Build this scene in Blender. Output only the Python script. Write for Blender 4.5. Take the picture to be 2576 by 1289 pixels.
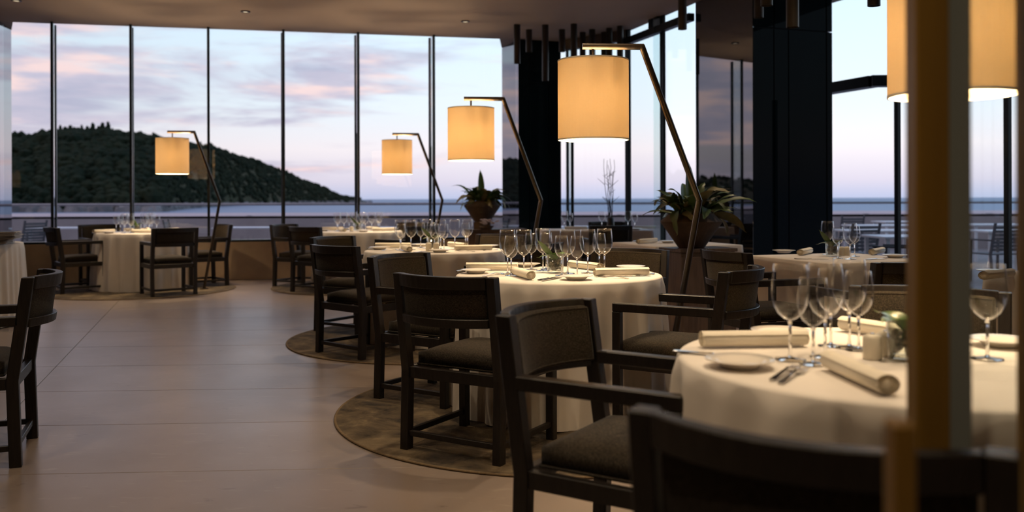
import bpy, bmesh, math, random
from mathutils import Vector, Matrix, noise

scene = bpy.context.scene
for _o in list(bpy.data.objects):
    bpy.data.objects.remove(_o)
C = scene.collection
PI = math.pi
R = math.radians

# ------------------------------------------------------------------ camera
CAM_H = 1.18            # eye height
F_PX = 2230.0           # focal length for a 2576 px wide picture
PX, PY = 1288.0, 500.5  # optical axis in the picture
ROLL = 0.0031
cam_data = bpy.data.cameras.new('camera')
cam = bpy.data.objects.new('camera', cam_data)
C.objects.link(cam)
cam.location = (0, 0, CAM_H)
cam.rotation_euler = (PI / 2, ROLL, 0)
cam_data.sensor_width = 36.0
cam_data.lens = F_PX * 36.0 / 2576.0
cam_data.shift_y = -(644.5 - PY) / 2576.0
cam_data.clip_start = 0.05
cam_data.clip_end = 60000
cam_data.dof.use_dof = True
cam_data.dof.focus_distance = 4.6
cam_data.dof.aperture_fstop = 2.1
scene.camera = cam

scene.view_settings.view_transform = 'Standard'
scene.view_settings.look = 'None'
scene.view_settings.gamma = 1.0
scene.view_settings.use_curve_mapping = False
scene.view_settings.exposure = 0.4
scene.cycles.use_denoising = True
scene.cycles.max_bounces = 12
scene.cycles.transparent_max_bounces = 32
scene.cycles.transmission_bounces = 12
scene.cycles.glossy_bounces = 5
scene.cycles.diffuse_bounces = 4
scene.cycles.sample_clamp_indirect = 4.0
scene.cycles.caustics_reflective = False
scene.cycles.caustics_refractive = False


# ------------------------------------------------------------------ node helpers
class NT:
    def __init__(self, tree):
        self.t = tree
        tree.nodes.clear()

    def n(self, typ, **kw):
        nd = self.t.nodes.new(typ)
        for k, v in kw.items():
            setattr(nd, k, v)
        return nd

    def link(self, a, b):
        self.t.links.new(a, b)

    def val(self, sock, v):
        if hasattr(v, 'is_linked') or hasattr(v, 'links'):
            self.link(v, sock)
        else:
            sock.default_value = v

    def math(self, op, a, b=None, c=None, clamp=False):
        nd = self.n('ShaderNodeMath', operation=op, use_clamp=clamp)
        self.val(nd.inputs[0], a)
        if b is not None:
            self.val(nd.inputs[1], b)
        if c is not None:
            self.val(nd.inputs[2], c)
        return nd.outputs[0]

    def mix(self, fac, a, b, blend='MIX'):
        nd = self.n('ShaderNodeMix', data_type='RGBA', blend_type=blend)
        self.val(nd.inputs[0], fac)
        self.val(nd.inputs[6], a if not isinstance(a, tuple) else (*a[:3], 1))
        self.val(nd.inputs[7], b if not isinstance(b, tuple) else (*b[:3], 1))
        return nd.outputs[2]

    def ramp(self, fac, stops, interp='LINEAR'):
        nd = self.n('ShaderNodeValToRGB')
        cr = nd.color_ramp
        cr.interpolation = interp
        while len(cr.elements) < len(stops):
            cr.elements.new(0.5)
        for e, (p, c) in zip(cr.elements, stops):
            e.position = p
            e.color = (*c[:3], 1) if isinstance(c, tuple) else (c, c, c, 1)
        self.val(nd.inputs[0], fac)
        return nd.outputs[0]

    def noise(self, vec, scale, detail=3, rough=0.5, distort=0.0):
        nd = self.n('ShaderNodeTexNoise')
        if vec is not None:
            self.link(vec, nd.inputs['Vector'])
        nd.inputs['Scale'].default_value = scale
        nd.inputs['Detail'].default_value = detail
        nd.inputs['Roughness'].default_value = rough
        nd.inputs['Distortion'].default_value = distort
        return nd.outputs[0]

    def coord(self, which='Object', scale=(1, 1, 1), loc=(0, 0, 0), rot=(0, 0, 0)):
        tc = self.n('ShaderNodeTexCoord')
        mp = self.n('ShaderNodeMapping')
        mp.inputs['Scale'].default_value = scale
        mp.inputs['Location'].default_value = loc
        mp.inputs['Rotation'].default_value = rot
        self.link(tc.outputs[which], mp.inputs['Vector'])
        return mp.outputs[0]


# ------------------------------------------------------------------ sky at dusk
world = bpy.data.worlds.new('dusk_sky')
scene.world = world
world.use_nodes = True
w = NT(world.node_tree)
tc = w.n('ShaderNodeTexCoord')
sep = w.n('ShaderNodeSeparateXYZ')
w.link(tc.outputs['Generated'], sep.inputs[0])
sx, sy, sz = sep.outputs
az = w.math('ARCTAN2', sx, sy)                    # 0 = straight ahead, + to the right
el = w.math('MAXIMUM', sz, 0.0)
base = w.ramp(el, [(0.0, (0.46, 0.49, 0.68)), (0.020, (0.68, 0.61, 0.72)), (0.055, (0.86, 0.77, 0.81)),
                   (0.10, (0.76, 0.81, 0.88)), (0.20, (0.66, 0.81, 0.95)), (0.5, (0.42, 0.57, 0.82)),
                   (1.0, (0.26, 0.40, 0.70))])
# dusk afterglow lies to the right of the view, the sky darkens slowly away from it
glow = w.math('COSINE', w.math('SUBTRACT', az, 0.40))
glow = w.math('MAXIMUM', w.math('ADD', w.math('MULTIPLY', glow, 0.62), 0.47), 0.45)
vm = w.n('ShaderNodeVectorMath', operation='SCALE')
w.link(base, vm.inputs[0])
w.link(glow, vm.inputs['Scale'])
base = vm.outputs[0]
# streaky evening clouds
cv = w.n('ShaderNodeCombineXYZ')
w.link(w.math('MULTIPLY', az, 2.3), cv.inputs[0])
w.link(w.math('MULTIPLY', w.math('POWER', el, 0.8), 11.0), cv.inputs[1])
cv.inputs[2].default_value = 3.7
n1 = w.noise(cv.outputs[0], 1.5, 6, 0.55, 0.35)
n2 = w.noise(cv.outputs[0], 3.1, 4, 0.55, 0.1)
side = w.math('MULTIPLY', w.math('SUBTRACT', -0.20, az), 0.55)      # fewer clouds to the right
side = w.math('MAXIMUM', w.math('MINIMUM', side, 0.14), -0.14)
lift = w.math('MULTIPLY', w.math('MINIMUM', el, 0.25), 0.45)
dens = w.math('ADD', w.math('ADD', n1, side), lift)
cover = w.ramp(dens, [(0.55, 0.0), (0.70, 0.9)], 'EASE')
under = w.ramp(n2, [(0.36, (0.38, 0.36, 0.50)), (0.50, (0.52, 0.45, 0.57)), (0.62, (0.90, 0.62, 0.60))])
fade = w.ramp(el, [(0.0, 0.0), (0.035, 0.9), (1.0, 0.9)])
skyc = w.mix(w.math('MULTIPLY', cover, fade), base, under)
bg = w.n('ShaderNodeBackground')
w.link(skyc, bg.inputs[0])
bg.inputs[1].default_value = 1.0
wo = w.n('ShaderNodeOutputWorld')
w.link(bg.outputs[0], wo.inputs[0])


# ------------------------------------------------------------------ materials
MATS = {}


def mat(name):
    m = bpy.data.materials.new(name)
    m.use_nodes = True
    return m, NT(m.node_tree)


def principled(name, col, rough=0.5, metal=0.0, col2=None, scale=8.0, stretch=(1, 1, 1), contrast=(0.35, 0.65),
               bump=0.0, bump_scale=None, detail=4, spec=0.5, sheen=0.0, coord='Object', rough_var=0.0):
    m, t = mat(name)
    b = t.n('ShaderNodeBsdfPrincipled')
    out = t.n('ShaderNodeOutputMaterial')
    t.link(b.outputs[0], out.inputs[0])
    b.inputs['Roughness'].default_value = rough
    b.inputs['Metallic'].default_value = metal
    b.inputs['Specular IOR Level'].default_value = spec
    if sheen:
        b.inputs['Sheen Weight'].default_value = sheen
        b.inputs['Sheen Roughness'].default_value = 0.5
    v = t.coord(coord, stretch)
    if col2 is None:
        col2 = tuple(c * 0.85 for c in col)
    f = t.noise(v, scale, detail, 0.6)
    c = t.ramp(f, [(contrast[0], col), (contrast[1], col2)])
    t.link(c, b.inputs['Base Color'])
    if rough_var:
        t.link(t.math('ADD', t.math('MULTIPLY', f, rough_var), rough - rough_var / 2), b.inputs['Roughness'])
    if bump:
        bp = t.n('ShaderNodeBump')
        bp.inputs['Strength'].default_value = bump
        bp.inputs['Distance'].default_value = 0.01
        t.link(t.noise(v, bump_scale or scale * 4, 3), bp.inputs['Height'])
        t.link(bp.outputs[0], b.inputs['Normal'])
    MATS[name] = m
    return m


def schlick(t, f0, power=5.0):
    lw = t.n('ShaderNodeLayerWeight')
    lw.inputs['Blend'].default_value = 0.5
    p = t.math('POWER', lw.outputs['Facing'], power)
    return t.math('ADD', t.math('MULTIPLY', p, 1.0 - f0), f0)


def pane_glass(name, tint, f0=0.035, rough=0.0, power=5.0):
    m, t = mat(name)
    tr = t.n('ShaderNodeBsdfTransparent')
    tr.inputs[0].default_value = (*tint, 1)
    gl = t.n('ShaderNodeBsdfGlossy')
    gl.inputs['Roughness'].default_value = rough
    gl.inputs['Color'].default_value = (1, 1, 1, 1)
    mx = t.n('ShaderNodeMixShader')
    t.link(schlick(t, f0, power), mx.inputs[0])
    t.link(tr.outputs[0], mx.inputs[1])
    t.link(gl.outputs[0], mx.inputs[2])
    out = t.n('ShaderNodeOutputMaterial')
    t.link(mx.outputs[0], out.inputs[0])
    MATS[name] = m
    return m


def mirror_glass(name, body, f0):
    m, t = mat(name)
    d = t.n('ShaderNodeBsdfDiffuse')
    v = t.coord('Object', (1, 1, 0.3))
    t.link(t.ramp(t.noise(v, 1.5), [(0.3, body), (0.7, tuple(c * 0.7 for c in body))]), d.inputs[0])
    gl = t.n('ShaderNodeBsdfGlossy')
    gl.inputs['Roughness'].default_value = 0.01
    gl.inputs['Color'].default_value = (0.92, 0.92, 0.95, 1)
    mx = t.n('ShaderNodeMixShader')
    t.link(schlick(t, f0), mx.inputs[0])
    t.link(d.outputs[0], mx.inputs[1])
    t.link(gl.outputs[0], mx.inputs[2])
    out = t.n('ShaderNodeOutputMaterial')
    t.link(mx.outputs[0], out.inputs[0])
    MATS[name] = m
    return m


principled('oak_dark', (0.0075, 0.0052, 0.004), 0.42, col2=(0.015, 0.0105, 0.008), scale=14, stretch=(6, 6, 0.8), bump=0.12, bump_scale=30)
# heathered woven upholstery
m, t = mat('upholstery')
b = t.n('ShaderNodeBsdfPrincipled')
out = t.n('ShaderNodeOutputMaterial')
t.link(b.outputs[0], out.inputs[0])
wa = t.noise(t.coord('Object', (900, 900, 130)), 1.0, 2)
wb = t.noise(t.coord('Object', (130, 130, 900)), 1.0, 2)
wv = t.math('MULTIPLY', t.math('ADD', wa, wb), 0.5)
c = t.ramp(wv, [(0.40, (0.011, 0.0085, 0.006)), (0.52, (0.033, 0.026, 0.018)), (0.62, (0.080, 0.062, 0.042))])
t.link(c, b.inputs['Base Color'])
b.inputs['Roughness'].default_value = 0.95
b.inputs['Specular IOR Level'].default_value = 0.2
b.inputs['Sheen Weight'].default_value = 0.08
bp = t.n('ShaderNodeBump')
bp.inputs['Strength'].default_value = 0.35
bp.inputs['Distance'].default_value = 0.002
t.link(wv, bp.inputs['Height'])
t.link(bp.outputs[0], b.inputs['Normal'])
MATS['upholstery'] = m
principled('cloth_white', (0.86, 0.80, 0.73), 0.85, col2=(0.83, 0.77, 0.70), scale=6, bump=0.06, bump_scale=500, sheen=0.15)
principled('napkin_cream', (0.88, 0.81, 0.68), 0.85, col2=(0.85, 0.78, 0.64), scale=20, bump=0.08, bump_scale=300)
principled('porcelain', (0.84, 0.78, 0.70), 0.18, col2=(0.82, 0.76, 0.68), scale=5)
principled('ceramic_grey', (0.60, 0.54, 0.45), 0.35, col2=(0.56, 0.50, 0.42), scale=18)
principled('silver', (0.74, 0.72, 0.69), 0.16, 1.0, col2=(0.66, 0.64, 0.62), scale=30)
principled('bronze', (0.12, 0.098, 0.078), 0.33, 1.0, col2=(0.095, 0.078, 0.062), scale=20, stretch=(1, 1, 0.1))
principled('tube_black', (0.050, 0.043, 0.035), 0.42, 0.5, col2=(0.042, 0.036, 0.030), scale=10)
principled('frame_black', (0.012, 0.017, 0.017), 0.35, 0.3, col2=(0.018, 0.023, 0.023), scale=5)
principled('ceiling_paint', (0.52, 0.415, 0.350), 0.75, col2=(0.49, 0.39, 0.33), scale=1.2, bump=0.02, bump_scale=60)
principled('wall_stone', (0.40, 0.295, 0.195), 0.7, col2=(0.27, 0.19, 0.125), scale=2.2, contrast=(0.3, 0.7), bump=0.1, bump_scale=20, detail=7)
principled('wall_plain', (0.16, 0.12, 0.09), 0.8, col2=(0.13, 0.10, 0.075), scale=1.5)
principled('grout', (0.16, 0.13, 0.105), 0.9, col2=(0.13, 0.105, 0.085), scale=30)
principled('cabinet_wood', (0.150, 0.098, 0.064), 0.55, col2=(0.090, 0.058, 0.038), scale=6, stretch=(4, 4, 0.5), bump=0.08, bump_scale=20)
principled('pot_clay', (0.095, 0.060, 0.038), 0.8, col2=(0.060, 0.038, 0.024), scale=9, bump=0.2, bump_scale=50)
principled('soil', (0.03, 0.022, 0.015), 0.95, col2=(0.05, 0.035, 0.025), scale=40, bump=0.5)
principled('leaf_green', (0.085, 0.150, 0.035), 0.42, col2=(0.050, 0.085, 0.024), scale=7, contrast=(0.3, 0.7))
principled('leaf_dry', (0.250, 0.190, 0.080), 0.55, col2=(0.110, 0.115, 0.040), scale=9, contrast=(0.3, 0.7))
principled('leaf_fresh', (0.10, 0.19, 0.035), 0.3, col2=(0.06, 0.12, 0.02), scale=12)
principled('twig_dark', (0.030, 0.030, 0.022), 0.7, col2=(0.045, 0.040, 0.03), scale=20)
principled('petal_white', (0.60, 0.54, 0.52), 0.7, col2=(0.50, 0.40, 0.42), scale=25)
principled('pebble', (0.32, 0.26, 0.19), 0.6, col2=(0.20, 0.15, 0.10), scale=40)
principled('shaker_white', (0.74, 0.68, 0.56), 0.4, col2=(0.70, 0.64, 0.52), scale=12)
principled('door_wood', (0.33, 0.185, 0.030), 0.45, col2=(0.25, 0.135, 0.022), scale=5, stretch=(8, 8, 0.3), contrast=(0.3, 0.7), bump=0.05)
principled('door_strip', (0.30, 0.33, 0.31), 0.35, col2=(0.25, 0.28, 0.27), scale=6, stretch=(1, 1, 0.1))
principled('leather_dark', (0.030, 0.020, 0.016), 0.5, col2=(0.022, 0.015, 0.012), scale=40, bump=0.15)
principled('paper', (0.62, 0.58, 0.54), 0.85, col2=(0.57, 0.53, 0.49), scale=30)
principled('terrace_stone', (0.30, 0.28, 0.28), 0.7, col2=(0.24, 0.225, 0.23), scale=2.5, bump=0.1)
principled('parapet_concrete', (0.40, 0.36, 0.37), 0.75, col2=(0.34, 0.305, 0.315), scale=1.5, bump=0.05)
principled('coping_concrete', (0.62, 0.50, 0.52), 0.8, col2=(0.55, 0.44, 0.46), scale=0.8)
principled('steel_rail', (0.30, 0.31, 0.34), 0.35, 0.8, col2=(0.26, 0.27, 0.30), scale=8)
principled('terrace_white', (0.68, 0.71, 0.76), 0.5, col2=(0.62, 0.65, 0.70), scale=8)
principled('terrace_grey', (0.10, 0.10, 0.115), 0.6, col2=(0.075, 0.075, 0.09), scale=40)
principled('hill_ground', (0.040, 0.046, 0.022), 0.95, col2=(0.080, 0.070, 0.042), scale=0.02, contrast=(0.4, 0.66), spec=0.1)
principled('tree_crown', (0.010, 0.020, 0.012), 0.95, col2=(0.030, 0.038, 0.020), scale=0.035, contrast=(0.3, 0.7), bump=0.0, spec=0.1, detail=6)
principled('tree_trunk', (0.05, 0.04, 0.03), 0.95, scale=1.0)
principled('rock', (0.36, 0.33, 0.32), 0.9, col2=(0.16, 0.15, 0.15), scale=0.08, contrast=(0.35, 0.6), detail=7)

# floor slabs: honed limestone with flecks lying along the courses
m, t = mat('floor_slab')
b = t.n('ShaderNodeBsdfPrincipled')
out = t.n('ShaderNodeOutputMaterial')
t.link(b.outputs[0], out.inputs[0])
v = t.coord('Object', (1, 1, 1))
v2 = t.coord('Object', (1.0, 3.0, 1))
g1 = t.noise(v, 0.9, 5, 0.6)
c = t.ramp(g1, [(0.3, (0.315, 0.255, 0.220)), (0.7, (0.255, 0.205, 0.175))])
fl = t.noise(v2, 7.0, 4, 0.65, 0.4)
c = t.mix(t.ramp(fl, [(0.60, 0.0), (0.72, 0.55)]), c, (0.39, 0.33, 0.285))
fl2 = t.noise(t.coord('Object', (1, 2.4, 1), (5, 3, 0)), 9.0, 3, 0.6, 0.5)
c = t.mix(t.ramp(fl2, [(0.66, 0.0), (0.74, 0.6)]), c, (0.15, 0.115, 0.09))
t.link(c, b.inputs['Base Color'])
b.inputs['Roughness'].default_value = 0.30
t.link(t.math('ADD', t.math('MULTIPLY', g1, 0.16), 0.24), b.inputs['Roughness'])
b.inputs['Specular IOR Level'].default_value = 0.45
bp = t.n('ShaderNodeBump')
bp.inputs['Strength'].default_value = 0.04
t.link(fl, bp.inputs['Height'])
t.link(bp.outputs[0], b.inputs['Normal'])
MATS['floor_slab'] = m

# worn round rugs
m, t = mat('rug')
b = t.n('ShaderNodeBsdfPrincipled')
out = t.n('ShaderNodeOutputMaterial')
t.link(b.outputs[0], out.inputs[0])
v = t.coord('Object')
c = t.ramp(t.noise(v, 3.4, 7, 0.68, 0.7), [(0.40, (0.014, 0.010, 0.007)), (0.47, (0.070, 0.050, 0.028)), (0.54, (0.120, 0.086, 0.048)), (0.62, (0.215, 0.160, 0.092))])
c = t.mix(t.ramp(t.noise(v, 45, 3), [(0.3, 0.0), (0.7, 0.35)]), c, (0.12, 0.085, 0.05))
t.link(c, b.inputs['Base Color'])
b.inputs['Roughness'].default_value = 0.95
b.inputs['Sheen Weight'].default_value = 0.04
bp = t.n('ShaderNodeBump')
bp.inputs['Strength'].default_value = 0.5
bp.inputs['Distance'].default_value = 0.006
t.link(t.noise(v, 220, 3), bp.inputs['Height'])
t.link(bp.outputs[0], b.inputs['Normal'])
MATS['rug'] = m
principled('rug_binding', (0.20, 0.14, 0.075), 0.9, col2=(0.15, 0.10, 0.055), scale=60, bump=0.3)

# sea
m, t = mat('sea_water')
b = t.n('ShaderNodeBsdfPrincipled')
out = t.n('ShaderNodeOutputMaterial')
t.link(b.outputs[0], out.inputs[0])
v = t.coord('Object', (1, 0.4, 1))
t.link(t.ramp(t.noise(v, 0.004, 4), [(0.3, (0.16, 0.25, 0.40)), (0.7, (0.20, 0.29, 0.44))]), b.inputs['Base Color'])
b.inputs['Roughness'].default_value = 0.5
bp = t.n('ShaderNodeBump')
bp.inputs['Strength'].default_value = 0.6
bp.inputs['Distance'].default_value = 1.5
t.link(t.noise(v, 0.25, 5), bp.inputs['Height'])
t.link(bp.outputs[0], b.inputs['Normal'])
MATS['sea_water'] = m

pane_glass('window_glass', (0.965, 0.985, 0.985), 0.045)
pane_glass('thin_glass', (0.988, 0.988, 0.985), 0.03, 0.0, 3.6)
pane_glass('vase_glass', (0.90, 0.92, 0.90), 0.09, 0.0, 3.2)
pane_glass('fin_glass', (0.90, 0.96, 0.955), 0.05)
mirror_glass('column_mirror', (0.010, 0.011, 0.014), 0.24)
mirror_glass('column_dark', (0.006, 0.013, 0.015), 0.007)

m, t = mat('clear_glass')
g = t.n('ShaderNodeBsdfGlass')
g.inputs['IOR'].default_value = 1.45
g.inputs['Roughness'].default_value = 0.0
out = t.n('ShaderNodeOutputMaterial')
t.link(g.outputs[0], out.inputs[0])
MATS['clear_glass'] = m

# lamp shade: thin woven fabric that lets the bulbs shine through
m, t = mat('shade_fabric')
tl = t.n('ShaderNodeBsdfTranslucent')
df = t.n('ShaderNodeBsdfDiffuse')
v = t.coord('Object', (1, 1, 1))
wv = t.noise(t.coord('Object', (60, 60, 260)), 1.0, 2)
t.link(t.ramp(wv, [(0.3, (0.98, 0.85, 0.64)), (0.7, (0.92, 0.795, 0.59))]), tl.inputs[0])
df.inputs[0].default_value = (0.80, 0.68, 0.50, 1)
mx = t.n('ShaderNodeMixShader')
mx.inputs[0].default_value = 0.72
t.link(tl.outputs[0], mx.inputs[1])
t.link(df.outputs[0], mx.inputs[2])
out = t.n('ShaderNodeOutputMaterial')
t.link(mx.outputs[0], out.inputs[0])
MATS['shade_fabric'] = m

m, t = mat('bulb_glow')
e = t.n('ShaderNodeEmission')
e.inputs[0].default_value = (1.0, 0.72, 0.40, 1)
e.inputs[1].default_value = 6.0
out = t.n('ShaderNodeOutputMaterial')
t.link(e.outputs[0], out.inputs[0])
MATS['bulb_glow'] = m
m, t = mat('spot_glow')
e = t.n('ShaderNodeEmission')
e.inputs[0].default_value = (1.0, 0.80, 0.55, 1)
e.inputs[1].default_value = 0.9
out = t.n('ShaderNodeOutputMaterial')
t.link(e.outputs[0], out.inputs[0])
MATS['spot_glow'] = m


# ------------------------------------------------------------------ mesh helpers
class MB:
    def __init__(self):
        self.v = []
        self.f = []

    def add(self, vs, fs):
        o = len(self.v)
        self.v += [tuple(p) for p in vs]
        self.f += [tuple(i + o for i in f) for f in fs]
        return self

    def box(self, c, s, rz=0.0):
        cx, cy, cz = c
        hx, hy, hz = s[0] / 2, s[1] / 2, s[2] / 2
        ca, sa = math.cos(rz), math.sin(rz)
        vs = []
        for z in (-hz, hz):
            for x, y in ((-hx, -hy), (hx, -hy), (hx, hy), (-hx, hy)):
                vs.append((cx + x * ca - y * sa, cy + x * sa + y * ca, cz + z))
        return self.add(vs, [(3, 2, 1, 0), (4, 5, 6, 7), (0, 1, 5, 4), (1, 2, 6, 5), (2, 3, 7, 6), (3, 0, 4, 7)])

    def prism(self, poly, z0, z1):
        n = len(poly)
        vs = [(x, y, z0) for x, y in poly] + [(x, y, z1) for x, y in poly]
        fs = [tuple(reversed(range(n))), tuple(range(n, 2 * n))]
        fs += [(i, (i + 1) % n, n + (i + 1) % n, n + i) for i in range(n)]
        return self.add(vs, fs)

    def bar(self, p0, p1, wd, ht, up=(0, 0, 1)):
        """rectangular bar from p0 to p1, width wd across and height ht along up"""
        p0, p1 = Vector(p0), Vector(p1)
        d = (p1 - p0).normalized()
        u = Vector(up)
        s = d.cross(u)
        if s.length < 1e-4:
            s = d.cross(Vector((0, 1, 0)))
        s.normalize()
        u = s.cross(d).normalized()
        vs = []
        for p in (p0, p1):
            for a, b_ in ((-1, -1), (1, -1), (1, 1), (-1, 1)):
                vs.append(p + s * (a * wd / 2) + u * (b_ * ht / 2))
        return self.add(vs, [(0, 1, 2, 3), (7, 6, 5, 4), (4, 5, 1, 0), (5, 6, 2, 1), (6, 7, 3, 2), (7, 4, 0, 3)])

    def sweep_rect(self, pts, wd, dp):
        """square post through points (x,y,z) that climbs in z"""
        vs, fs = [], []
        for p in pts:
            for a, b_ in ((-1, -1), (1, -1), (1, 1), (-1, 1)):
                vs.append((p[0] + a * wd / 2, p[1] + b_ * dp / 2, p[2]))
        n = len(pts)
        fs.append((3, 2, 1, 0))
        k = 4 * (n - 1)
        fs.append((k, k + 1, k + 2, k + 3))
        for i in range(n - 1):
            for j in range(4):
                a, b_ = 4 * i + j, 4 * i + (j + 1) % 4
                fs.append((a, b_, b_ + 4, a + 4))
        return self.add(vs, fs)

    def tube(self, pts, r, n=10, cap=True):
        pts = [Vector(p) for p in pts]
        rs = r if isinstance(r, (list, tuple)) else [r] * len(pts)
        vs, fs = [], []
        ref = None
        for i, p in enumerate(pts):
            if i == 0:
                d = pts[1] - p
            elif i == len(pts) - 1:
                d = p - pts[i - 1]
            else:
                d = (pts[i + 1] - p).normalized() + (p - pts[i - 1]).normalized()
            d.normalize()
            if ref is None:
                ref = Vector((0, 0, 1)) if abs(d.z) < 0.9 else Vector((0, 1, 0))
            a = d.cross(ref).normalized()
            b_ = a.cross(d).normalized()
            ref = b_
            for k in range(n):
                t_ = 2 * PI * k / n
                vs.append(p + a * (math.cos(t_) * rs[i]) + b_ * (math.sin(t_) * rs[i]))
        for i in range(len(pts) - 1):
            for k in range(n):
                k2 = (k + 1) % n
                fs.append((i * n + k, i * n + k2, (i + 1) * n + k2, (i + 1) * n + k))
        if cap:
            fs.append(tuple(range(n)))
            fs.append(tuple((len(pts) - 1) * n + k for k in reversed(range(n))))
        return self.add(vs, fs)

    def lathe(self, prof, n=24, c=(0, 0, 0), close=False):
        vs, fs = [], []
        for r, z in prof:
            for k in range(n):
                t_ = 2 * PI * k / n
                vs.append((c[0] + r * math.cos(t_), c[1] + r * math.sin(t_), c[2] + z))
        m_ = len(prof)
        for i in range(m_ - 1 if not close else m_):
            i2 = (i + 1) % m_
            for k in range(n):
                k2 = (k + 1) % n
                fs.append((i * n + k, i * n + k2, i2 * n + k2, i2 * n + k))
        if not close:
            if prof[0][0] > 1e-5:
                fs.append(tuple(reversed(range(n))))
            if prof[-1][0] > 1e-5:
                fs.append(tuple((m_ - 1) * n + k for k in range(n)))
        return self.add(vs, fs)

    def grid(self, rows, close_u=False):
        """rows: list of lists of points"""
        vs = [p for r in rows for p in r]
        n = len(rows[0])
        fs = []
        for i in range(len(rows) - 1):
            for k in range(n if close_u else n - 1):
                k2 = (k + 1) % n
                fs.append((i * n + k, i * n + k2, (i + 1) * n + k2, (i + 1) * n + k))
        return self.add(vs, fs)

    def mesh(self, name, bevel=0.0, seg=1, smooth=False, weld=False):
        me = bpy.data.meshes.new(name)
        me.from_pydata([tuple(p) for p in self.v], [], self.f)
        bm = bmesh.new()
        bm.from_mesh(me)
        if weld:
            bmesh.ops.remove_doubles(bm, verts=bm.verts, dist=1e-5)
        bmesh.ops.recalc_face_normals(bm, faces=bm.faces)
        if bevel:
            bmesh.ops.bevel(bm, geom=list(bm.edges), offset=bevel, segments=seg, affect='EDGES', profile=0.5, clamp_overlap=True)
        if smooth:
            for f in bm.faces:
                f.smooth = True
        bm.to_mesh(me)
        bm.free()
        me.update()
        return me

    def build(self, name, material, parent=None, bevel=0.0, seg=1, smooth=False, weld=False):
        return obj(name, self.mesh(name, bevel, seg, smooth, weld), material, parent)


def obj(name, me, material, parent=None):
    if material is not None and len(me.materials) == 0:
        me.materials.append(MATS[material] if isinstance(material, str) else material)
    o = bpy.data.objects.new(name, me)
    C.objects.link(o)
    if parent is not None:
        o.parent = parent
    return o


def tag(o, label=None, cat=None, group=None, kind=None):
    if label:
        o['label'] = label
    if cat:
        o['category'] = cat
    if group:
        o['group'] = group
    if kind:
        o['kind'] = kind
    return o


def thing(name, label, cat, loc=(0, 0, 0), rz=0.0, group=None):
    o = bpy.data.objects.new(name, None)
    o.empty_display_size = 0.1
    C.objects.link(o)
    o.location = loc
    o.rotation_euler = (0, 0, rz)
    return tag(o, label, cat, group)


def struct(name, mb, material, label=None, cat=None, parent=None, **kw):
    o = mb.build(name, material, parent, **kw)
    if parent is None:
        tag(o, label, cat, None, 'structure')
    return o


def copy_tree(o, parent=None):
    c = o.copy()
    C.objects.link(c)
    if parent is not None:
        c.parent = parent
    for ch in [x for x in PROTO_CHILDREN.get(o.name, [])]:
        copy_tree(ch, c)
    return c


PROTO_CHILDREN = {}


def register(o):
    PROTO_CHILDREN[o.name] = list(o.children)
    for ch in o.children:
        register(ch)


def spawn(proto, used, loc, rz, label, group, scale=None):
    """first use moves the prototype itself, later ones copy it with its parts"""
    if proto.name not in used:
        register(proto)
        used.add(proto.name)
        r = proto
    else:
        r = copy_tree(proto)
    r.location = loc
    r.rotation_euler = (0, 0, rz)
    if scale:
        r.scale = (scale, scale, scale)
    r['label'] = label
    if group:
        r['group'] = group
    return r


USED = set()


def ray(px, py):
    u = (px - PX) / F_PX
    v_ = (PY - py) / F_PX
    ca, sa = math.cos(ROLL), math.sin(ROLL)
    return Vector((u * ca + v_ * sa, 1.0, -u * sa + v_ * ca))


def on_plane(px, py, z):
    d = ray(px, py)
    k = (z - CAM_H) / d.z
    return Vector((d.x * k, d.y * k, z))


def screen_x(p):
    return PX + F_PX * p[0] / p[1]


ORD = ['first', 'second', 'third', 'fourth', 'fifth', 'sixth', 'seventh', 'eighth', 'ninth', 'tenth', 'eleventh', 'twelfth',
       'thirteenth', 'fourteenth', 'fifteenth', 'sixteenth', 'seventeenth', 'eighteenth', 'nineteenth', 'twentieth']


def number_off(items, what, where):
    """label things of one kind on one table by their order from the left in the view"""
    items = sorted(items, key=lambda o: screen_x(o.location))
    n = len(items)
    for i, o in enumerate(items):
        if n == 1:
            o['label'] = '%s %s' % (what, where)
        else:
            o['label'] = '%s from the left: %s %s' % (ORD[i], what, where)

# ------------------------------------------------------------------ room shell
CEIL = 3.69
AX = Vector((-0.317, 0.948))      # room axis, away from the viewer
BX = Vector((0.948, 0.317))       # across it, to the right
W0, W1 = Vector((-7.02, 12.42)), Vector((-0.186, 13.84))     # long window wall
K = Vector((1.73, 13.20))         # far right corner of the glazing
P2a, P2b = Vector((2.35, 11.35)), Vector((2.80, 10.29))
P2c = P2b + BX * 1.115
P2d = P2a + BX * 1.05
V0, V1 = Vector((3.95, 11.68)), Vector((5.80, 6.94))         # right-hand glazing
SILL = 0.588


def hit(px, A, B):
    """point of the plan line A-B seen at picture column px"""
    u = (px - PX) / F_PX
    d = B - A
    s = (u * A.y - A.x) / (d.x - u * d.y)
    return A + d * s


# floor: bed of grout with honed slabs, courses slightly askew, one long joint running down the room
floor = struct('floor', MB().prism([(-7.7, -3.2), (6.0, -3.2), (6.0, 14.4), (-7.7, 14.4)], -0.12, -0.004), 'grout',
               'honed beige limestone floor in long courses', 'floor')
TQ = 0.051
JP, JD = Vector((-2.71, 4.71)), Vector((-1.34, 4.0)).normalized()


def q_at(x, q):                       # depth of course line q at x
    return q + TQ * x


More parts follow.
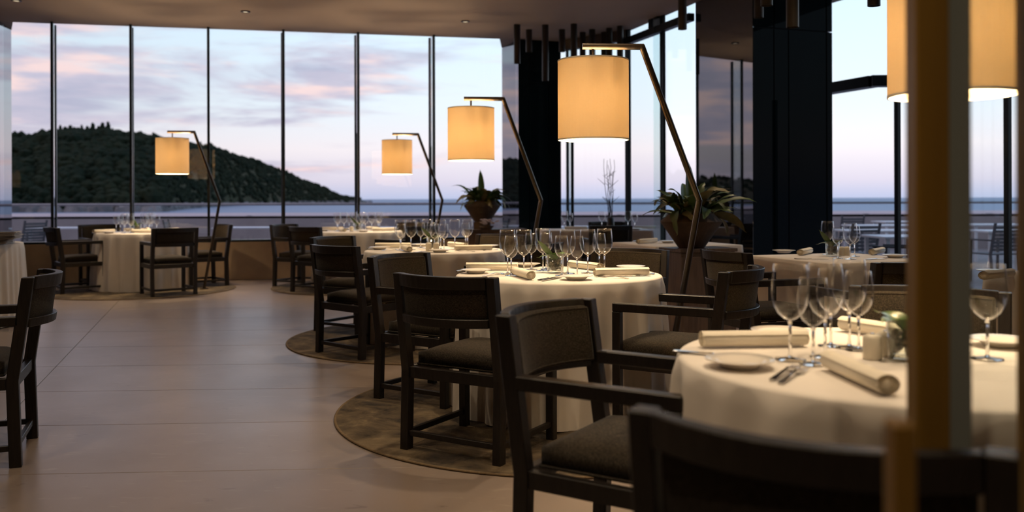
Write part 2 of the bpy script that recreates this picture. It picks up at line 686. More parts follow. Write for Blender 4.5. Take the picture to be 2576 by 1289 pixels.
rowq = [3.92 + 0.842 * k for k in range(-9, 13)]
for i in range(len(rowq) - 1):
    q0, q1 = rowq[i] + 0.002, rowq[i + 1] - 0.002
    cuts = []
    for off in (-40, -4.4, 0.0, 4.6, 40):      # joints parallel to the one in view
        cuts.append(off)
    for j in range(len(cuts) - 1):
        def edge_x(q, off):
            # x where joint line offset by off along x crosses course line q
            s = (q + TQ * (JP.x + off) - JP.y) / (JD.y - TQ * JD.x)
            return JP.x + off + JD.x * s
        g = 0.002
        poly = []
        for q, off, sgn in ((q0, cuts[j], 1), (q0, cuts[j + 1], -1), (q1, cuts[j + 1], -1), (q1, cuts[j], 1)):
            x = edge_x(q, off) + sgn * g
            x = max(-7.5, min(5.9, x))
            poly.append((x, q_at(x, q)))
        if poly[1][0] - poly[0][0] < 0.15 or poly[2][0] - poly[3][0] < 0.15:
            continue
        if max(p[1] for p in poly) < -3.0 or min(p[1] for p in poly) > 14.2:
            continue
        MB().prism(poly, -0.02, 0.0).build('slab', 'floor_slab', floor, bevel=0.0015)

W0x, W1x = hit(4, W0, W1), hit(1302, W0, W1)               # glass runs on to meet the columns
c1b = Vector((0.105, 13.91))
c1a, c1c = c1b + AX * 0.85, c1b + BX * 0.724
c1d = c1a + BX * 0.724
c3a = Vector((-7.36, 13.05))
c3b = c3a - AX * 1.7
ceil_poly = [(-7.9, -3.2), (5.9, -3.2), (5.9, 6.9), (V0.x + 0.06, V0.y + 0.05), (P2d.x, P2d.y), (P2a.x + .02, P2a.y + .02),
             (K.x + 0.05, K.y + 0.04), (c1c.x, c1c.y), (c1d.x, c1d.y), (c1a.x, c1a.y), (W1.x, W1.y + 0.06), (W0.x - 0.0, W0.y + 0.06), (c3a.x, c3a.y), (-7.9, 12.9)]
ceiling = struct('ceiling', MB().prism(ceil_poly, CEIL, CEIL + 0.25), 'ceiling_paint', 'plain brown painted ceiling', 'ceiling')

struct('wall_back', MB().box((-0.8, -3.15, 1.85), (13.6, 0.2, 3.68)), 'wall_plain', 'plain dark wall behind the entrance', 'wall')
struct('wall_left', MB().box((-7.55, 3.9, 1.85), (0.2, 14.0, 3.68)), 'wall_plain', 'plain dark side wall', 'wall')
struct('wall_right', MB().box((5.9, 1.85, 1.85), (0.2, 9.8, 3.68)), 'wall_plain', 'plain dark side wall on the entrance side', 'wall')

# low stone wall and sill below the long window
nrm = Vector((-(W1 - W0).y, (W1 - W0).x)).normalized()      # outwards
rzw = math.atan2((W1 - W0).y, (W1 - W0).x)
mid = (W0x + W1x) / 2
Lw = (W1x - W0x).length - 0.04
pw = mid + nrm * 0.08
struct('wall_window', MB().box((pw.x, pw.y, 0.28), (Lw, 0.24, 0.555), rzw), 'wall_stone', 'low beige stone wall under the long window', 'wall', bevel=0.004)
pw = mid + nrm * 0.06
struct('trim_1', MB().box((pw.x, pw.y, 0.574), (Lw, 0.16, 0.034), rzw), 'frame_black', 'black sill rail on top of the low stone wall', 'sill', bevel=0.003)

win_n = [0]


def bay(A, B, z0, z1, label, mull_at_B=True, depth=0.26, top_rail=False, out=None):
    win_n[0] += 1
    d = B - A
    L = d.length
    rz = math.atan2(d.y, d.x)
    c_ = (A + B) / 2
    e = 0.02
    o = struct('window_%d' % win_n[0], MB().box((c_.x, c_.y, (z0 + z1) / 2), (L - e, 0.012, z1 - z0), rz), 'window_glass', label, 'window')
    if mull_at_B:
        mullion(B, z0, z1, o, depth)
    return o


def mullion(p, z0, z1, parent, depth=0.26, wd=0.036):
    h = z1 - z0
    rz = math.atan2(AX.y, AX.x) - PI / 2
    f0 = p - AX * (depth / 2)
    f1 = p + AX * (depth / 2)
    MB().box((f0.x, f0.y, (z0 + z1) / 2), (wd, 0.045, h), rz).build('mullion', 'frame_black', parent, bevel=0.003)
    MB().box((f1.x, f1.y, (z0 + z1) / 2), (wd, 0.045, h), rz).build('mullion', 'frame_black', parent, bevel=0.003)
    MB().box((p.x, p.y, (z0 + z1) / 2), (0.012, depth - 0.05, h), rz).build('glass_fin', 'fin_glass', parent)


ords = ['leftmost', 'second', 'third', 'fourth', 'fifth', 'sixth', 'rightmost']
pts = [W0x + nrm * 0.05] + [hit(px, W0, W1) + nrm * 0.05 for px in (133, 330, 524, 712, 899, 1088)] + [W1x + nrm * 0.05]
for i in range(7):
    bay(pts[i], pts[i + 1], SILL, CEIL, '%s tall glass pane of the long window facing the island' % ords[i] if i in (0, 6)
        else '%s tall glass pane from the left in the long window' % ords[i], mull_at_B=i < 6)

# glazing in the far right corner
F0 = c1c - AX * 0.02
m1 = hit(1434, F0, K)
bay(F0, m1, 0.1, 3.53, 'narrow tall glass pane beside the dark far column', True, 0.2)
bay(m1, K, 0.1, 3.53, 'broad tall glass pane behind the bare branches', False)
m2 = hit(1668, K, P2a)
o = bay(K, m2, 0.1, CEIL, 'tall glass pane just left of the large potted plant', True, 0.06)
# bold corner post
rzA = math.atan2(AX.y, AX.x) - PI / 2
MB().box((K.x, K.y, 1.85), (0.055, 0.10, 3.68), rzA).build('corner_post', 'frame_black', o, bevel=0.003)
gp = m2 - BX * 0.075
MB().box((gp.x, gp.y, 1.85), (0.13, 0.012, 3.6), math.atan2(BX.y, BX.x)).build('glass_fin', 'fin_glass', o)
bay(m2, P2a, 0.1, CEIL, 'tall glass pane meeting the dark mirrored column', False)
for k, (A, B) in enumerate(((F0, K), (K, P2a), (V0, V1))):
    d = B - A
    c_ = (A + B) / 2
    struct('trim_%d' % (2 + k), MB().box((c_.x, c_.y, 0.05), (d.length, 0.12, 0.1), math.atan2(d.y, d.x)), 'frame_black',
           ['black kerb under the far corner glazing', 'black kerb under the glazing left of the mirrored column', 'black kerb under the right glazing'][k], 'sill')
d = K - F0
c_ = (F0 + K) / 2
struct('trim_5', MB().box((c_.x, c_.y, 3.61), (d.length, 0.14, 0.155), math.atan2(d.y, d.x)), 'wall_plain', 'deep head beam over the far corner glazing', 'beam', bevel=0.004)
d = P2a - K
c_ = (K + P2a) / 2 - BX * 0.05
hb = struct('trim_6', MB().box((c_.x, c_.y, 3.50), (d.length, 0.09, 0.10), math.atan2(d.y, d.x)), 'frame_black',
            'dark head rail running along the glazing left of the mirrored column', 'rail', bevel=0.004)
for s in (0.42, 0.5):
    q = K + d * s - BX * 0.03
    MB().box((q.x, q.y, 3.62), (0.11, 0.05, 0.14), math.atan2(d.y, d.x)).build('bracket', 'frame_black', hb)

# right-hand glazing towards the terrace
va, vb = hit(2258, V0, V1), hit(2535, V0, V1)
bay(V0, va, 0.1, CEIL, 'glass pane looking on the terrace right of the dark column', False)
for A, B, lab in ((va, vb, 'glass pane behind the wooden door post'), (vb, V1, 'rightmost glass pane beyond the entrance door')):
    bay(A, B, 0.1, CEIL, lab, False)
last = None
for q, nm in ((va, 'trim_7'), (vb, 'trim_8')):
    struct(nm, MB().box((q.x, q.y, 1.34), (0.05, 0.06, 2.48), rzA), 'frame_black',
           'slim dark upright of the terrace door frame nearest the dark column' if nm == 'trim_7' else 'slim dark upright seen through the entrance door glass', 'post', bevel=0.003)
vc = hit(2216, V0, V1)
bm_ = MB()
d = vc - V0
c_ = (V0 + vc) / 2 - BX * 0.10
bm_.box((c_.x, c_.y, 2.56), (d.length, 0.16, 0.13), math.atan2(d.y, d.x))
c2 = vc - BX * 0.0 + AX * 0.0
bm_.bar((vc.x - 0.15 * BX.x, vc.y - 0.15 * BX.y, 2.56), (va.x + 0.5 * BX.x, va.y + 0.5 * BX.y, 2.56), 0.14, 0.13)
struct('trim_9', bm_, 'frame_black', 'dark boxed door head beam in front of the right glazing', 'beam')


# dark glass-clad columns
def column(name, pa, pb, pc, pd, label, seams_front, seams_side, zs, mir, back=True):
    """pa-pb = face seen from the left (mirror), pb-pc = face towards the viewer"""
    core = MB()
    cen = (pa + pb + pc + pd) / 4
    ins = [tuple(cen + (p - cen) * 0.93) for p in (pb, pc, pd, pa)]
    core.prism(ins, 0.0, CEIL)
    o = struct(name, core, 'frame_black', label, 'column')
    for A, B, seams, mt, nm in ((pa, pb, seams_side, mir, 'mirror_panel'), (pb, pc, seams_front, 'column_dark', 'glass_panel'),
                                (pc, pd, [], 'column_dark', 'glass_panel'), (pd, pa, [], 'column_dark', 'glass_panel')):
        d = B - A
        L = d.length
        rz = math.atan2(d.y, d.x)
        inw = Vector((-d.y, d.x)).normalized()
        if (cen - A).dot(inw) < 0:
            inw = -inw
        st = [0.0] + seams + [1.0]
        zz = [0.0] + (zs if mt != mir else []) + [CEIL - 0.002]
        for i in range(len(st) - 1):
            for j in range(len(zz) - 1):
                p = A + d * ((st[i] + st[i + 1]) / 2) + inw * 0.012
                MB().box((p.x, p.y, (zz[j] + zz[j + 1]) / 2), (L * (st[i + 1] - st[i]) - 0.012, 0.02, zz[j + 1] - zz[j] - 0.012), rz).build(
                    nm, mt, o, bevel=0.002)
    return o


column('column_1', c1a, c1b, c1c, c1d, 'dark glass clad column between the long window and the far corner', [0.25, 0.70], [], [3.0], 'column_mirror')
column('column_2', P2a, P2b, P2c, P2d, 'broad dark glass clad column with a mirrored flank beside the potted plant', [0.26, 0.44, 0.92], [], [3.17], 'column_mirror')
column('column_3', c3b, c3a, c3a - BX * 0.5, c3b - BX * 0.5, 'dark mirrored column at the left end of the long window', [], [], [], 'column_mirror')

# ------------------------------------------------------------------ outside: terrace, sea, island
TZ = -0.10
terr = struct('terrace_floor', MB().prism([(-30, 14.45), (-30, 22.2), (30, 22.2), (30, 6.0), (6.05, 6.0), (6.05, 14.45)], TZ - 0.15, TZ), 'terrace_stone',
              'grey stone terrace outside the windows', 'terrace')
struct('terrace_apron', MB().prism([(-30, 5), (-7.65, 5), (-7.65, 14.44), (-30, 14.44)], TZ - 0.15, TZ), 'terrace_stone', 'grey stone terrace to the left', 'terrace')
struct('parapet', MB().box((0, 22.35, 0.32), (60, 0.3, 0.88)), 'parapet_concrete', 'grey concrete parapet along the terrace', 'parapet')
struct('coping', MB().box((0, 24.9, 0.74), (60, 5.4, 0.06)), 'coping_concrete', 'broad pale ledge behind the terrace parapet', 'ledge')
rl = thing('terrace_railing', 'slim metal handrail on curved posts along the terrace parapet', 'railing', (0, 22.3, 0))
MB().tube([(-30, 0, 1.075), (30, 0, 1.045)], 0.034, 10).build('handrail', 'steel_rail', rl, smooth=True)
for i in range(-6, 7):
    x = 8.9 + 3.1 * (i - 3)
    mb = MB()
    ptsr = [(x + 0.16, 0, 1.03)] + [(x + 0.16 * (1 - math.sin(a)), 0, 0.87 + 0.16 * math.cos(a)) for a in [k * PI / 12 for k in range(0, 7)]] + [(x, 0, 0.77)]
    mb.tube(ptsr, 0.028, 8)
    mb.box((x, 0, 0.775), (0.12, 0.10, 0.012))
    mb.build('post', 'steel_rail', rl, smooth=False)

SEA = -6.0
struct('sea', MB().box((0, 24000, SEA - 5), (120000, 47900, 10)), 'sea_water', 'calm blue sea reaching the horizon', 'sea')

rnd = random.Random(7)
prof = [(-4600, 455), (-3000, 436), (-2300, 428), (-1500, 425), (-900, 428), (-500, 415), (-200, 395), (0, 375), (35, 370), (80, 364), (115, 356), (150, 348), (200, 344),
        (270, 343), (300, 350), (340, 355), (390, 365), (450, 374), (500, 374), (540, 382), (600, 399), (660, 416), (720, 438), (770, 461),
        (810, 475), (845, 490), (880, 502), (940, 508)]


def prof_y(px):
    if px <= prof[0][0]:
        return prof[0][1]
    for (a, ya), (b_, yb) in zip(prof, prof[1:]):
        if a <= px <= b_:
            return ya + (yb - ya) * (px - a) / (b_ - a)
    return prof[-1][1]


def shore_d(px):
    if px < 400:
        return 520.0
    return 520.0 + (px - 400) / 540.0 * 1500.0


def hill_point(px, v_):
    """v 0 = shore, 1 = ridge, beyond 1 = far side; real distances"""
    ds = shore_d(px)
    dr = ds + 330.0
    y = ds + (dr - ds) * v_
    hr = CAM_H + (PY - ROLL * (px - PX) - prof_y(px)) / F_PX * dr
    s = math.sin(min(v_, 1.0) * PI / 2) ** 0.8 if v_ <= 1 else max(0.0, 1 - (v_ - 1) * 1.2)
    z = SEA - 0.5 + (hr - SEA + 0.5) * s
    x = (px - PX) / F_PX * y
    if 0.05 < v_ < 1.3:
        z += (noise.noise(Vector((x * 0.012, y * 0.012, 0))) * 7.0 + noise.noise(Vector((x * 0.04, y * 0.04, 3))) * 2.5) * min(1, v_ * 2) * (0.25 if v_ > 0.85 else 1.0)
    return Vector((x, y, z))


cols = [-4600 + k * 92 for k in range(50)] + [k * 8 for k in range(0, 118)]
vrow = [k / 16 for k in range(17)] + [1.1, 1.25, 1.5, 1.85]
hill = MB().grid([[hill_point(px, v_) for px in cols] for v_ in vrow])
tag(hill.build('island', 'hill_ground', None, smooth=True), 'wooded island hill rising across the water', 'island', None, 'structure')
rock = MB()
for k in range(420):
    px = rnd.uniform(-60, 935)
    p = hill_point(px, rnd.uniform(0.0, 0.05))
    r = rnd.uniform(2.0, 6.0)
    tmp = [(math.cos(a) * r * rnd.uniform(0.7, 1.3), math.sin(a) * r * 0.8) for a in [j * PI / 3 for j in range(6)]]
    n = 6
    vs = [(p.x + x, p.y + y - 3, SEA - 0.5) for x, y in tmp] + [(p.x + x * 0.6, p.y + y * 0.6 - 3, SEA + r * rnd.uniform(0.4, 1.0)) for x, y in tmp]
    rock.add(vs, [tuple(range(n, 2 * n))] + [(i, (i + 1) % n, n + (i + 1) % n, n + i) for i in range(n)])
tag(rock.build('shore_rocks', 'rock', None), 'pale rocks along the shore of the island', 'rocks', None, 'stuff')

# tree crowns: lumpy icospheres
ico = bmesh.new()
bmesh.ops.create_icosphere(ico, subdivisions=1, radius=1.0)
IV = [v_.co.copy() for v_ in ico.verts]
IF = [tuple(v_.index for v_ in f.verts) for f in ico.faces]
ico.free()
wood = MB()
for k in range(8200):
    px = rnd.uniform(-420, 905) if k % 6 else rnd.uniform(-4400, -420)
    v_ = rnd.uniform(0.012, 1.0)
    p = hill_point(px, v_)
    r = rnd.choice([rnd.uniform(1.6, 3.0), rnd.uniform(2.4, 4.2), rnd.uniform(3.0, 5.6)])
    hh = rnd.uniform(0.7, 1.15)
    if v_ > 0.9:
        p.z -= r * 0.55
    wood.add([(p.x + q.x * r * rnd.uniform(0.75, 1.2), p.y + q.y * r, p.z + r * 0.45 + q.z * r * hh * rnd.uniform(0.8, 1.2)) for q in IV], IF)
tag(wood.build('forest', 'tree_crown', None, smooth=False), 'dense dark woodland covering the island', 'forest', None, 'stuff')
# single trees standing out on the skyline
tr_me = {}
for k, (px, hgt, slim) in enumerate([(138, 9, 0.6), (152, 12, 0.55), (165, 10, 0.9), (178, 11, 0.8), (192, 8, 1.0), (206, 11, 0.5), (220, 10, 0.8),
                                     (234, 13, 0.5), (248, 10, 0.7), (258, 13, 0.6), (272, 14, 0.55), (284, 9, 0.5), (386, 11, 0.5), (505, 9, 0.7), (722, 9, 0.9)]):
    p = hill_point(px, 0.98)
    key = k % 5
    if key not in tr_me:
        mb = MB()
        for j in range(9):
            t_ = j / 8
            rr = 0.30 * (1 - t_ * 0.75) + 0.04
            mb.add([(q.x * rr * rnd.uniform(0.7, 1.3) + rnd.uniform(-.06, .06), q.y * rr * rnd.uniform(0.7, 1.3), 0.22 + t_ * 0.70 + q.z * 0.16) for q in IV], IF)
        tr_me[key] = (mb.mesh('crown'), MB().tube([(0, 0, -0.2), (0, 0, 0.4)], 0.03, 6).mesh('trunk'))
    tt = thing('skyline_tree', '%s tree from the left standing out on the island skyline' % ORD[k], 'tree', p, rnd.uniform(0, 6), 'skyline trees of the island')
    cr = obj('crown', tr_me[key][0], 'tree_crown', tt)
    tk = obj('trunk', tr_me[key][1], 'tree_trunk', tt)
    s = hgt * 0.95
    tt.scale = (s * slim * 1.75, s * slim * 1.75, s)


# terrace furniture
def terrace_table(loc, rz, size, label):
    t_ = thing('terrace_table', label, 'table', loc, rz, 'terrace tables')
    MB().box((0, 0, 0.725), (size[0], size[1], 0.03)).build('table_top', 'terrace_white', t_, bevel=0.004)
    for sx_ in (-1, 1):
        for sy_ in (-1, 1):
            MB().box((sx_ * (size[0] / 2 - 0.06), sy_ * (size[1] / 2 - 0.06), 0.355), (0.045, 0.045, 0.71)).build('leg', 'terrace_white', t_)
    return t_


def make_terrace_chair():
    t_ = thing('terrace_chair', '', 'chair')
    MB().box((0, 0, 0.43), (0.46, 0.44, 0.02)).build('seat', 'terrace_grey', t_, bevel=0.004)
    for k in range(7):
        z = 0.50 + k * 0.055
        y = -0.22 - (z - 0.43) * 0.22
        MB().box((0, y, z), (0.44, 0.012, 0.042)).build('slat', 'terrace_grey', t_)
    for s in (-1, 1):
        MB().bar((s * 0.24, -0.26, 0), (s * 0.24, -0.215, 0.44), 0.03, 0.03, (0, 1, 0)).build('leg', 'terrace_grey', t_)
        MB().bar((s * 0.24, -0.215, 0.43), (s * 0.24, -0.32, 0.90), 0.03, 0.03, (0, 1, 0)).build('back_post', 'terrace_grey', t_)
        MB().bar((s * 0.24, 0.22, 0), (s * 0.24, 0.20, 0.63), 0.03, 0.03, (0, 1, 0)).build('leg', 'terrace_grey', t_)
        MB().bar((s * 0.24, -0.27, 0.64), (s * 0.24, 0.24, 0.64), 0.035, 0.025).build('armrest', 'terrace_grey', t_)
    return t_


tchair = make_terrace_chair()
spots_t = [  # tables seen through the panes: (px, depth, sx, sy, label)
    (185, 17.6, 1.5, 0.75, 'white terrace table outside behind the far left dining table'),
    (630, 17.4, 1.3, 0.75, 'white terrace table outside the fourth pane of the long window'),
    (985, 17.0, 0.8, 0.8, 'white terrace table outside behind the far middle dining table'),
    (1462, 17.2, 0.8, 0.8, 'white terrace table outside the far corner glazing'),
    (2270, 12.6, 0.85, 0.85, 'white terrace table nearest the right glazing'),
    (2210, 14.9, 1.3, 0.8, 'second white terrace table beyond the right glazing, farther out'),
    (2230, 17.6, 1.5, 0.8, 'third white terrace table beyond the right glazing'),
    (2290, 20.3, 1.5, 0.8, 'farthest white terrace table beyond the right glazing'),
    (2530, 14.5, 1.0, 0.8, 'white terrace table seen through the entrance door glass'),
    (2500, 17.9, 1.2, 0.8, 'farther white terrace table seen through the entrance door glass')]
for px, d_, a, b_, lab in spots_t:
    terrace_table(((px - PX) / F_PX * d_, d_, TZ), 0.0, (a, b_), lab)
spots_c = [(60, 17.0, 1.2, 'grey terrace chair outside near the left mirrored column'), (460, 17.2, -1.4, 'grey terrace chair outside behind the far left table'),
           (1085, 17.0, -1.2, 'grey terrace chair outside the sixth pane'), (2128, 18.9, 0.1, 'grey slatted terrace chair just right of the dark column'),
           (2256, 11.65, 0.9, 'grey terrace chair by the slim door upright'), (2145, 13.6, 0.3, 'grey terrace chair at the second terrace table'),
           (2500, 13.4, 0.2, 'grey terrace chair seen through the entrance door glass'), (2330, 16.4, 0.3, 'grey terrace chair behind the wooden door post')]
for px, d_, rz, lab in spots_c:
    spawn(tchair, USED, ((px - PX) / F_PX * d_, d_, TZ), rz, lab, 'terrace chairs')

# ------------------------------------------------------------------ dining chairs
def post_y(z):
    if z < 0.38:
        return -0.25 + 0.012 * z / 0.38
    return -0.238 - 0.062 * (z - 0.38) / 0.46


def arc_slab(x0, x1, z0, z1, o0, o1, n=12):
    """slab following the bowed back; o0..o1 = offsets forward of the bow line"""
    rows = []
    for z, off in ((z0, o0), (z1, o0), (z1, o1), (z0, o1)):
        row = []
        for i in range(n + 1):
            x = x0 + (x1 - x0) * i / n
            row.append((x, post_y(z) - 0.094 * (1 - (x / 0.255) ** 2) + off, z))
        rows.append(row)
    mb = MB()
    vs = [p for r in rows for p in r]
    m_ = n + 1
    fs = []
    for i in range(4):
        for k in range(n):
            a, b_ = i * m_ + k, ((i + 1) % 4) * m_ + k
            fs.append((a, a + 1, b_ + 1, b_))
    fs.append((0, m_, 2 * m_, 3 * m_))
    fs.append((n, 3 * m_ + n, 2 * m_ + n, m_ + n))
    return mb.add(vs, fs)


def make_chair():
    t_ = thing('dining_chair', '', 'chair')
    for s in (-1, 1):
        MB().sweep_rect([(s * 0.255, post_y(z), z) for z in (0, 0.2, 0.38, 0.5, 0.66, 0.838)], 0.042, 0.05).build('rear_leg', 'oak_dark', t_, bevel=0.003)
        MB().box((s * 0.255, 0.235, 0.312), (0.042, 0.042, 0.624)).build('front_leg', 'oak_dark', t_, bevel=0.003)
        MB().bar((s * 0.255, -0.262, 0.645), (s * 0.255, 0.256, 0.645), 0.042, 0.042).build('armrest', 'oak_dark', t_, bevel=0.004)
        MB().bar((s * 0.255, -0.225, 0.085), (s * 0.255, 0.214, 0.085), 0.022, 0.026).build('stretcher', 'oak_dark', t_, bevel=0.002)
        MB().bar((s * 0.255, -0.22, 0.37), (s * 0.255, 0.214, 0.37), 0.03, 0.052).build('apron', 'oak_dark', t_, bevel=0.002)
    MB().bar((-0.234, -0.246, 0.085), (0.234, -0.246, 0.085), 0.022, 0.026).build('stretcher', 'oak_dark', t_, bevel=0.002)
    MB().bar((-0.234, 0.235, 0.37), (0.234, 0.235, 0.37), 0.03, 0.052).build('apron', 'oak_dark', t_, bevel=0.002)
    MB().bar((-0.234, -0.238, 0.37), (0.234, -0.238, 0.37), 0.03, 0.052).build('apron', 'oak_dark', t_, bevel=0.002)
    arc_slab(-0.234, 0.234, 0.782, 0.840, -0.018, 0.016).build('top_rail', 'oak_dark', t_, bevel=0.003)
    arc_slab(-0.234, 0.234, 0.612, 0.652, -0.018, 0.016).build('lower_rail', 'oak_dark', t_, bevel=0.003)
    pad = arc_slab(-0.226, 0.226, 0.632, 0.818, 0.002, 0.040).build('back_pad', 'upholstery', t_, bevel=0.009, seg=2, smooth=True)
    loop = []
    x1, z0, z1 = 0.218, 0.641, 0.810
    for i in range(13):
        loop.append((-x1 + 2 * x1 * i / 12, z1))
    for i in range(13):
        loop.append((x1 - 2 * x1 * i / 12, z0))
    loop.append(loop[0])
    MB().tube([(x, post_y(z) - 0.094 * (1 - (x / 0.255) ** 2) + 0.0385, z) for x, z in loop], 0.0034, 6, cap=False).build('piping', 'upholstery', pad, smooth=True)
    # seat cushion: crowned, soft edged
    rows = []
    nx, ny = 10, 10
    top, bot = [], []
    for j in range(ny + 1):
        v_ = j / ny * 2 - 1
        y = 0.035 + v_ * 0.232
        r1, r2 = [], []
        for i in range(nx + 1):
            u = i / nx * 2 - 1
            x = u * 0.224
            cr = (1 - abs(u) ** 6) * (1 - abs(v_) ** 6)
            r1.append((x, y, 0.458 + 0.026 * cr))
            r2.append((x, y, 0.397))
        top.append(r1)
        bot.append(r2)
    mb = MB()
    mb.grid(top)
    mb.grid(bot)
    n1 = (nx + 1) * (ny + 1)
    rim = [i for i in range(nx + 1)] + [(j + 1) * (nx + 1) - 1 for j in range(1, ny + 1)] + [ny * (nx + 1) + i for i in range(nx - 1, -1, -1)] + [j * (nx + 1) for j in range(ny - 1, 0, -1)]
    for a, b_ in zip(rim, rim[1:] + rim[:1]):
        mb.f.append((a, b_, n1 + b_, n1 + a))
    cu = mb.build('seat_cushion', 'upholstery', t_, smooth=True)
    x1, y0, y1 = 0.226, -0.199, 0.269
    MB().tube([(-x1, y0, 0.403), (x1, y0, 0.403), (x1, y1, 0.403), (-x1, y1, 0.403), (-x1, y0, 0.403)], 0.005, 6, cap=False).build('piping', 'upholstery', cu, smooth=True)
    return t_


chair = make_chair()
T1, T2, T3, T4, T5 = Vector((.263, 5.05)), Vector((-.66, 7.5)), Vector((-2.08, 12.02)), Vector((-4.92, 11.80)), Vector((1.035, 2.37))
chairs = [
    # rear post middle, facing, label, group
    ((-.28, 4.03), (.515, .857), 'dark armchair in front of the central round table, its back turned to the viewer', 'central'),
    ((-.65, 5.43), (.84, -.54), 'dark armchair left of the central round table, partly behind the front chair', 'central'),
    ((.765, 5.92), (-.515, -.857), 'dark armchair behind the central round table, brown back pad in view', 'central'),
    ((1.065, 4.345), (-.87, .5), 'dark armchair right of the central round table, side view with curved back', 'central'),
    ((-1.29, 6.63), (.66, .75), 'dark armchair with its back turned at the middle round table', 'middle'),
    ((-1.60, 8.10), (.84, -.54), 'dark armchair left of the middle round table, half hidden by another chair', 'middle'),
    ((-.13, 8.41), (-.515, -.857), 'dark armchair behind the middle round table by the plant cabinet', 'middle'),
    ((.20, 6.80), (-.85, .53), 'dark armchair behind the wine glasses of the central table', 'middle'),
    ((-2.57, 11.12), (.515, .857), 'dark armchair with its back turned at the far middle table', 'far middle'),
    ((-3.10, 12.20), (.90, -.43), 'dark armchair at far middle table, left and closest to the window', 'far middle'),
    ((-1.47, 12.90), (-.515, -.857), 'dark armchair behind the far middle table near the window', 'far middle'),
    ((-1.20, 11.36), (-.84, .54), 'dark armchair right of the far middle table', 'far middle'),
    ((-5.75, 11.21), (.78, .62), 'dark armchair at the left side of the far left table', 'far left'),
    ((-4.13, 10.83), (-.60, .80), 'dark armchair with its back turned at the far left table', 'far left'),
    ((-4.05, 12.30), (-.78, -.62), 'dark armchair right of the far left table beside the lamp pole', 'far left'),
    ((-5.74, 12.36), (.6, -.8), 'dark armchair behind the far left table against the window', 'far left'),
    ((.16, 2.795), (.84, -.54), 'near dark armchair facing right, its inner back pad and armrests in view', 'nearest'),
    ((.46, 1.36), (.5, .87), 'closest dark armchair at the bottom right, blurred, back turned', 'nearest'),
    ((1.53, 3.28), (-.515, -.857), 'dark armchair behind the nearest table next to the wooden door post', 'nearest'),
    ((1.43, 5.77), (.95, .32), 'dark armchair with a curved back at the left side of the square table', 'square'),
    ((2.14, 4.78), (-.31, .95), 'dark armchair in front of the square table, back turned', 'square'),
    ((1.235, 11.2), (-.1, .995), 'dark armchair in front of the long far corner table', 'corner'),
    ((1.40, 13.02), (.05, -1.0), 'dark armchair behind the long far corner table', 'corner'),
    ((-2.29, 4.16), (-.93, -.36), 'dark armchair cut off at the left edge of the picture', 'left edge'),
]
gname = {'central': 'chairs around the central round table', 'middle': 'chairs around the middle round table', 'far middle': 'chairs around the far middle table',
         'far left': 'chairs around the far left table', 'nearest': 'chairs around the nearest table', 'square': 'chairs at the square table',
         'corner': 'chairs at the long far corner table', 'left edge': 'chairs at the left edge'}
for rm, fc, lab, g in chairs:
    f = Vector(fc).normalized()
    p = Vector(rm) + f * 0.25
    spawn(chair, USED, (p.x, p.y, 0.0), math.atan2(-f.x, f.y), lab, gname[g])


# ------------------------------------------------------------------ tables with cloths, rugs
TH = 0.75


def cloth_round(Rr, H, folds, amp, seed, z_end=0.015, sharp=1.0, nth=216):
    rn = random.Random(seed)
    ph = [rn.uniform(0, 6.28) for _ in range(4)]
    fr = [folds, folds * 0.62 // 1, folds * 1.45 // 1, 3]

    def fold(a):
        s = 0.62 * math.cos(fr[0] * a + ph[0] + 0.8 * math.sin(2 * a + ph[3])) + 0.30 * math.cos(fr[1] * a + ph[1]) + 0.16 * math.cos(fr[2] * a + ph[2])
        return s
    rows = []
    for r_, z in ((0.02, H), (Rr * 0.5, H), (Rr * 0.9, H), (Rr - 0.016, H - 0.0002), (Rr - 0.006, H - 0.003), (Rr, H - 0.010)):
        rows.append([(r_ * math.cos(2 * PI * k / nth), r_ * math.sin(2 * PI * k / nth), z) for k in range(nth)])
    steps = 14
    for i in range(1, steps + 1):
        t_ = i / steps
        z = H - 0.010 - (H - 0.010 - z_end) * t_
        row = []
        for k in range(nth):
            a = 2 * PI * k / nth
            w_ = amp * (0.12 + 0.88 * min(1, t_ * 1.5) ** 0.8)
            fo = fold(a)
            fo = 2 * max(0.0, 0.5 + 0.46 * fo) ** (1.6 * sharp) - 1
            r_ = Rr + 0.004 + 0.022 * t_ + w_ * (fo * 0.9 + 0.25)
            row.append((r_ * math.cos(a), r_ * math.sin(a), z + (0.008 * fo if i == steps else 0)))
        rows.append(row)
    mb = MB()
    mb.grid(rows, close_u=True)
    mb.f.append(tuple(reversed(range(nth))))
    return mb


def round_table(c_, label, seed, group, Rr=0.585, H=TH, folds=21, amp=0.042):
    t_ = thing('dining_table', label, 'table', (c_.x, c_.y, 0.0), 0.0, group)
    cloth_round(Rr, H, folds, amp, seed).build('tablecloth', 'cloth_white', t_, smooth=True)
    MB().lathe([(0.0, 0.70), (Rr - 0.01, 0.70), (Rr - 0.01, H - 0.006), (0.0, H - 0.006)], 40).build('tabletop', 'cabinet_wood', t_)
    MB().lathe([(0.30, 0.012), (0.30, 0.03), (0.06, 0.05), (0.05, 0.70), (0.0, 0.70)], 24).build('pedestal', 'frame_black', t_)
    return t_


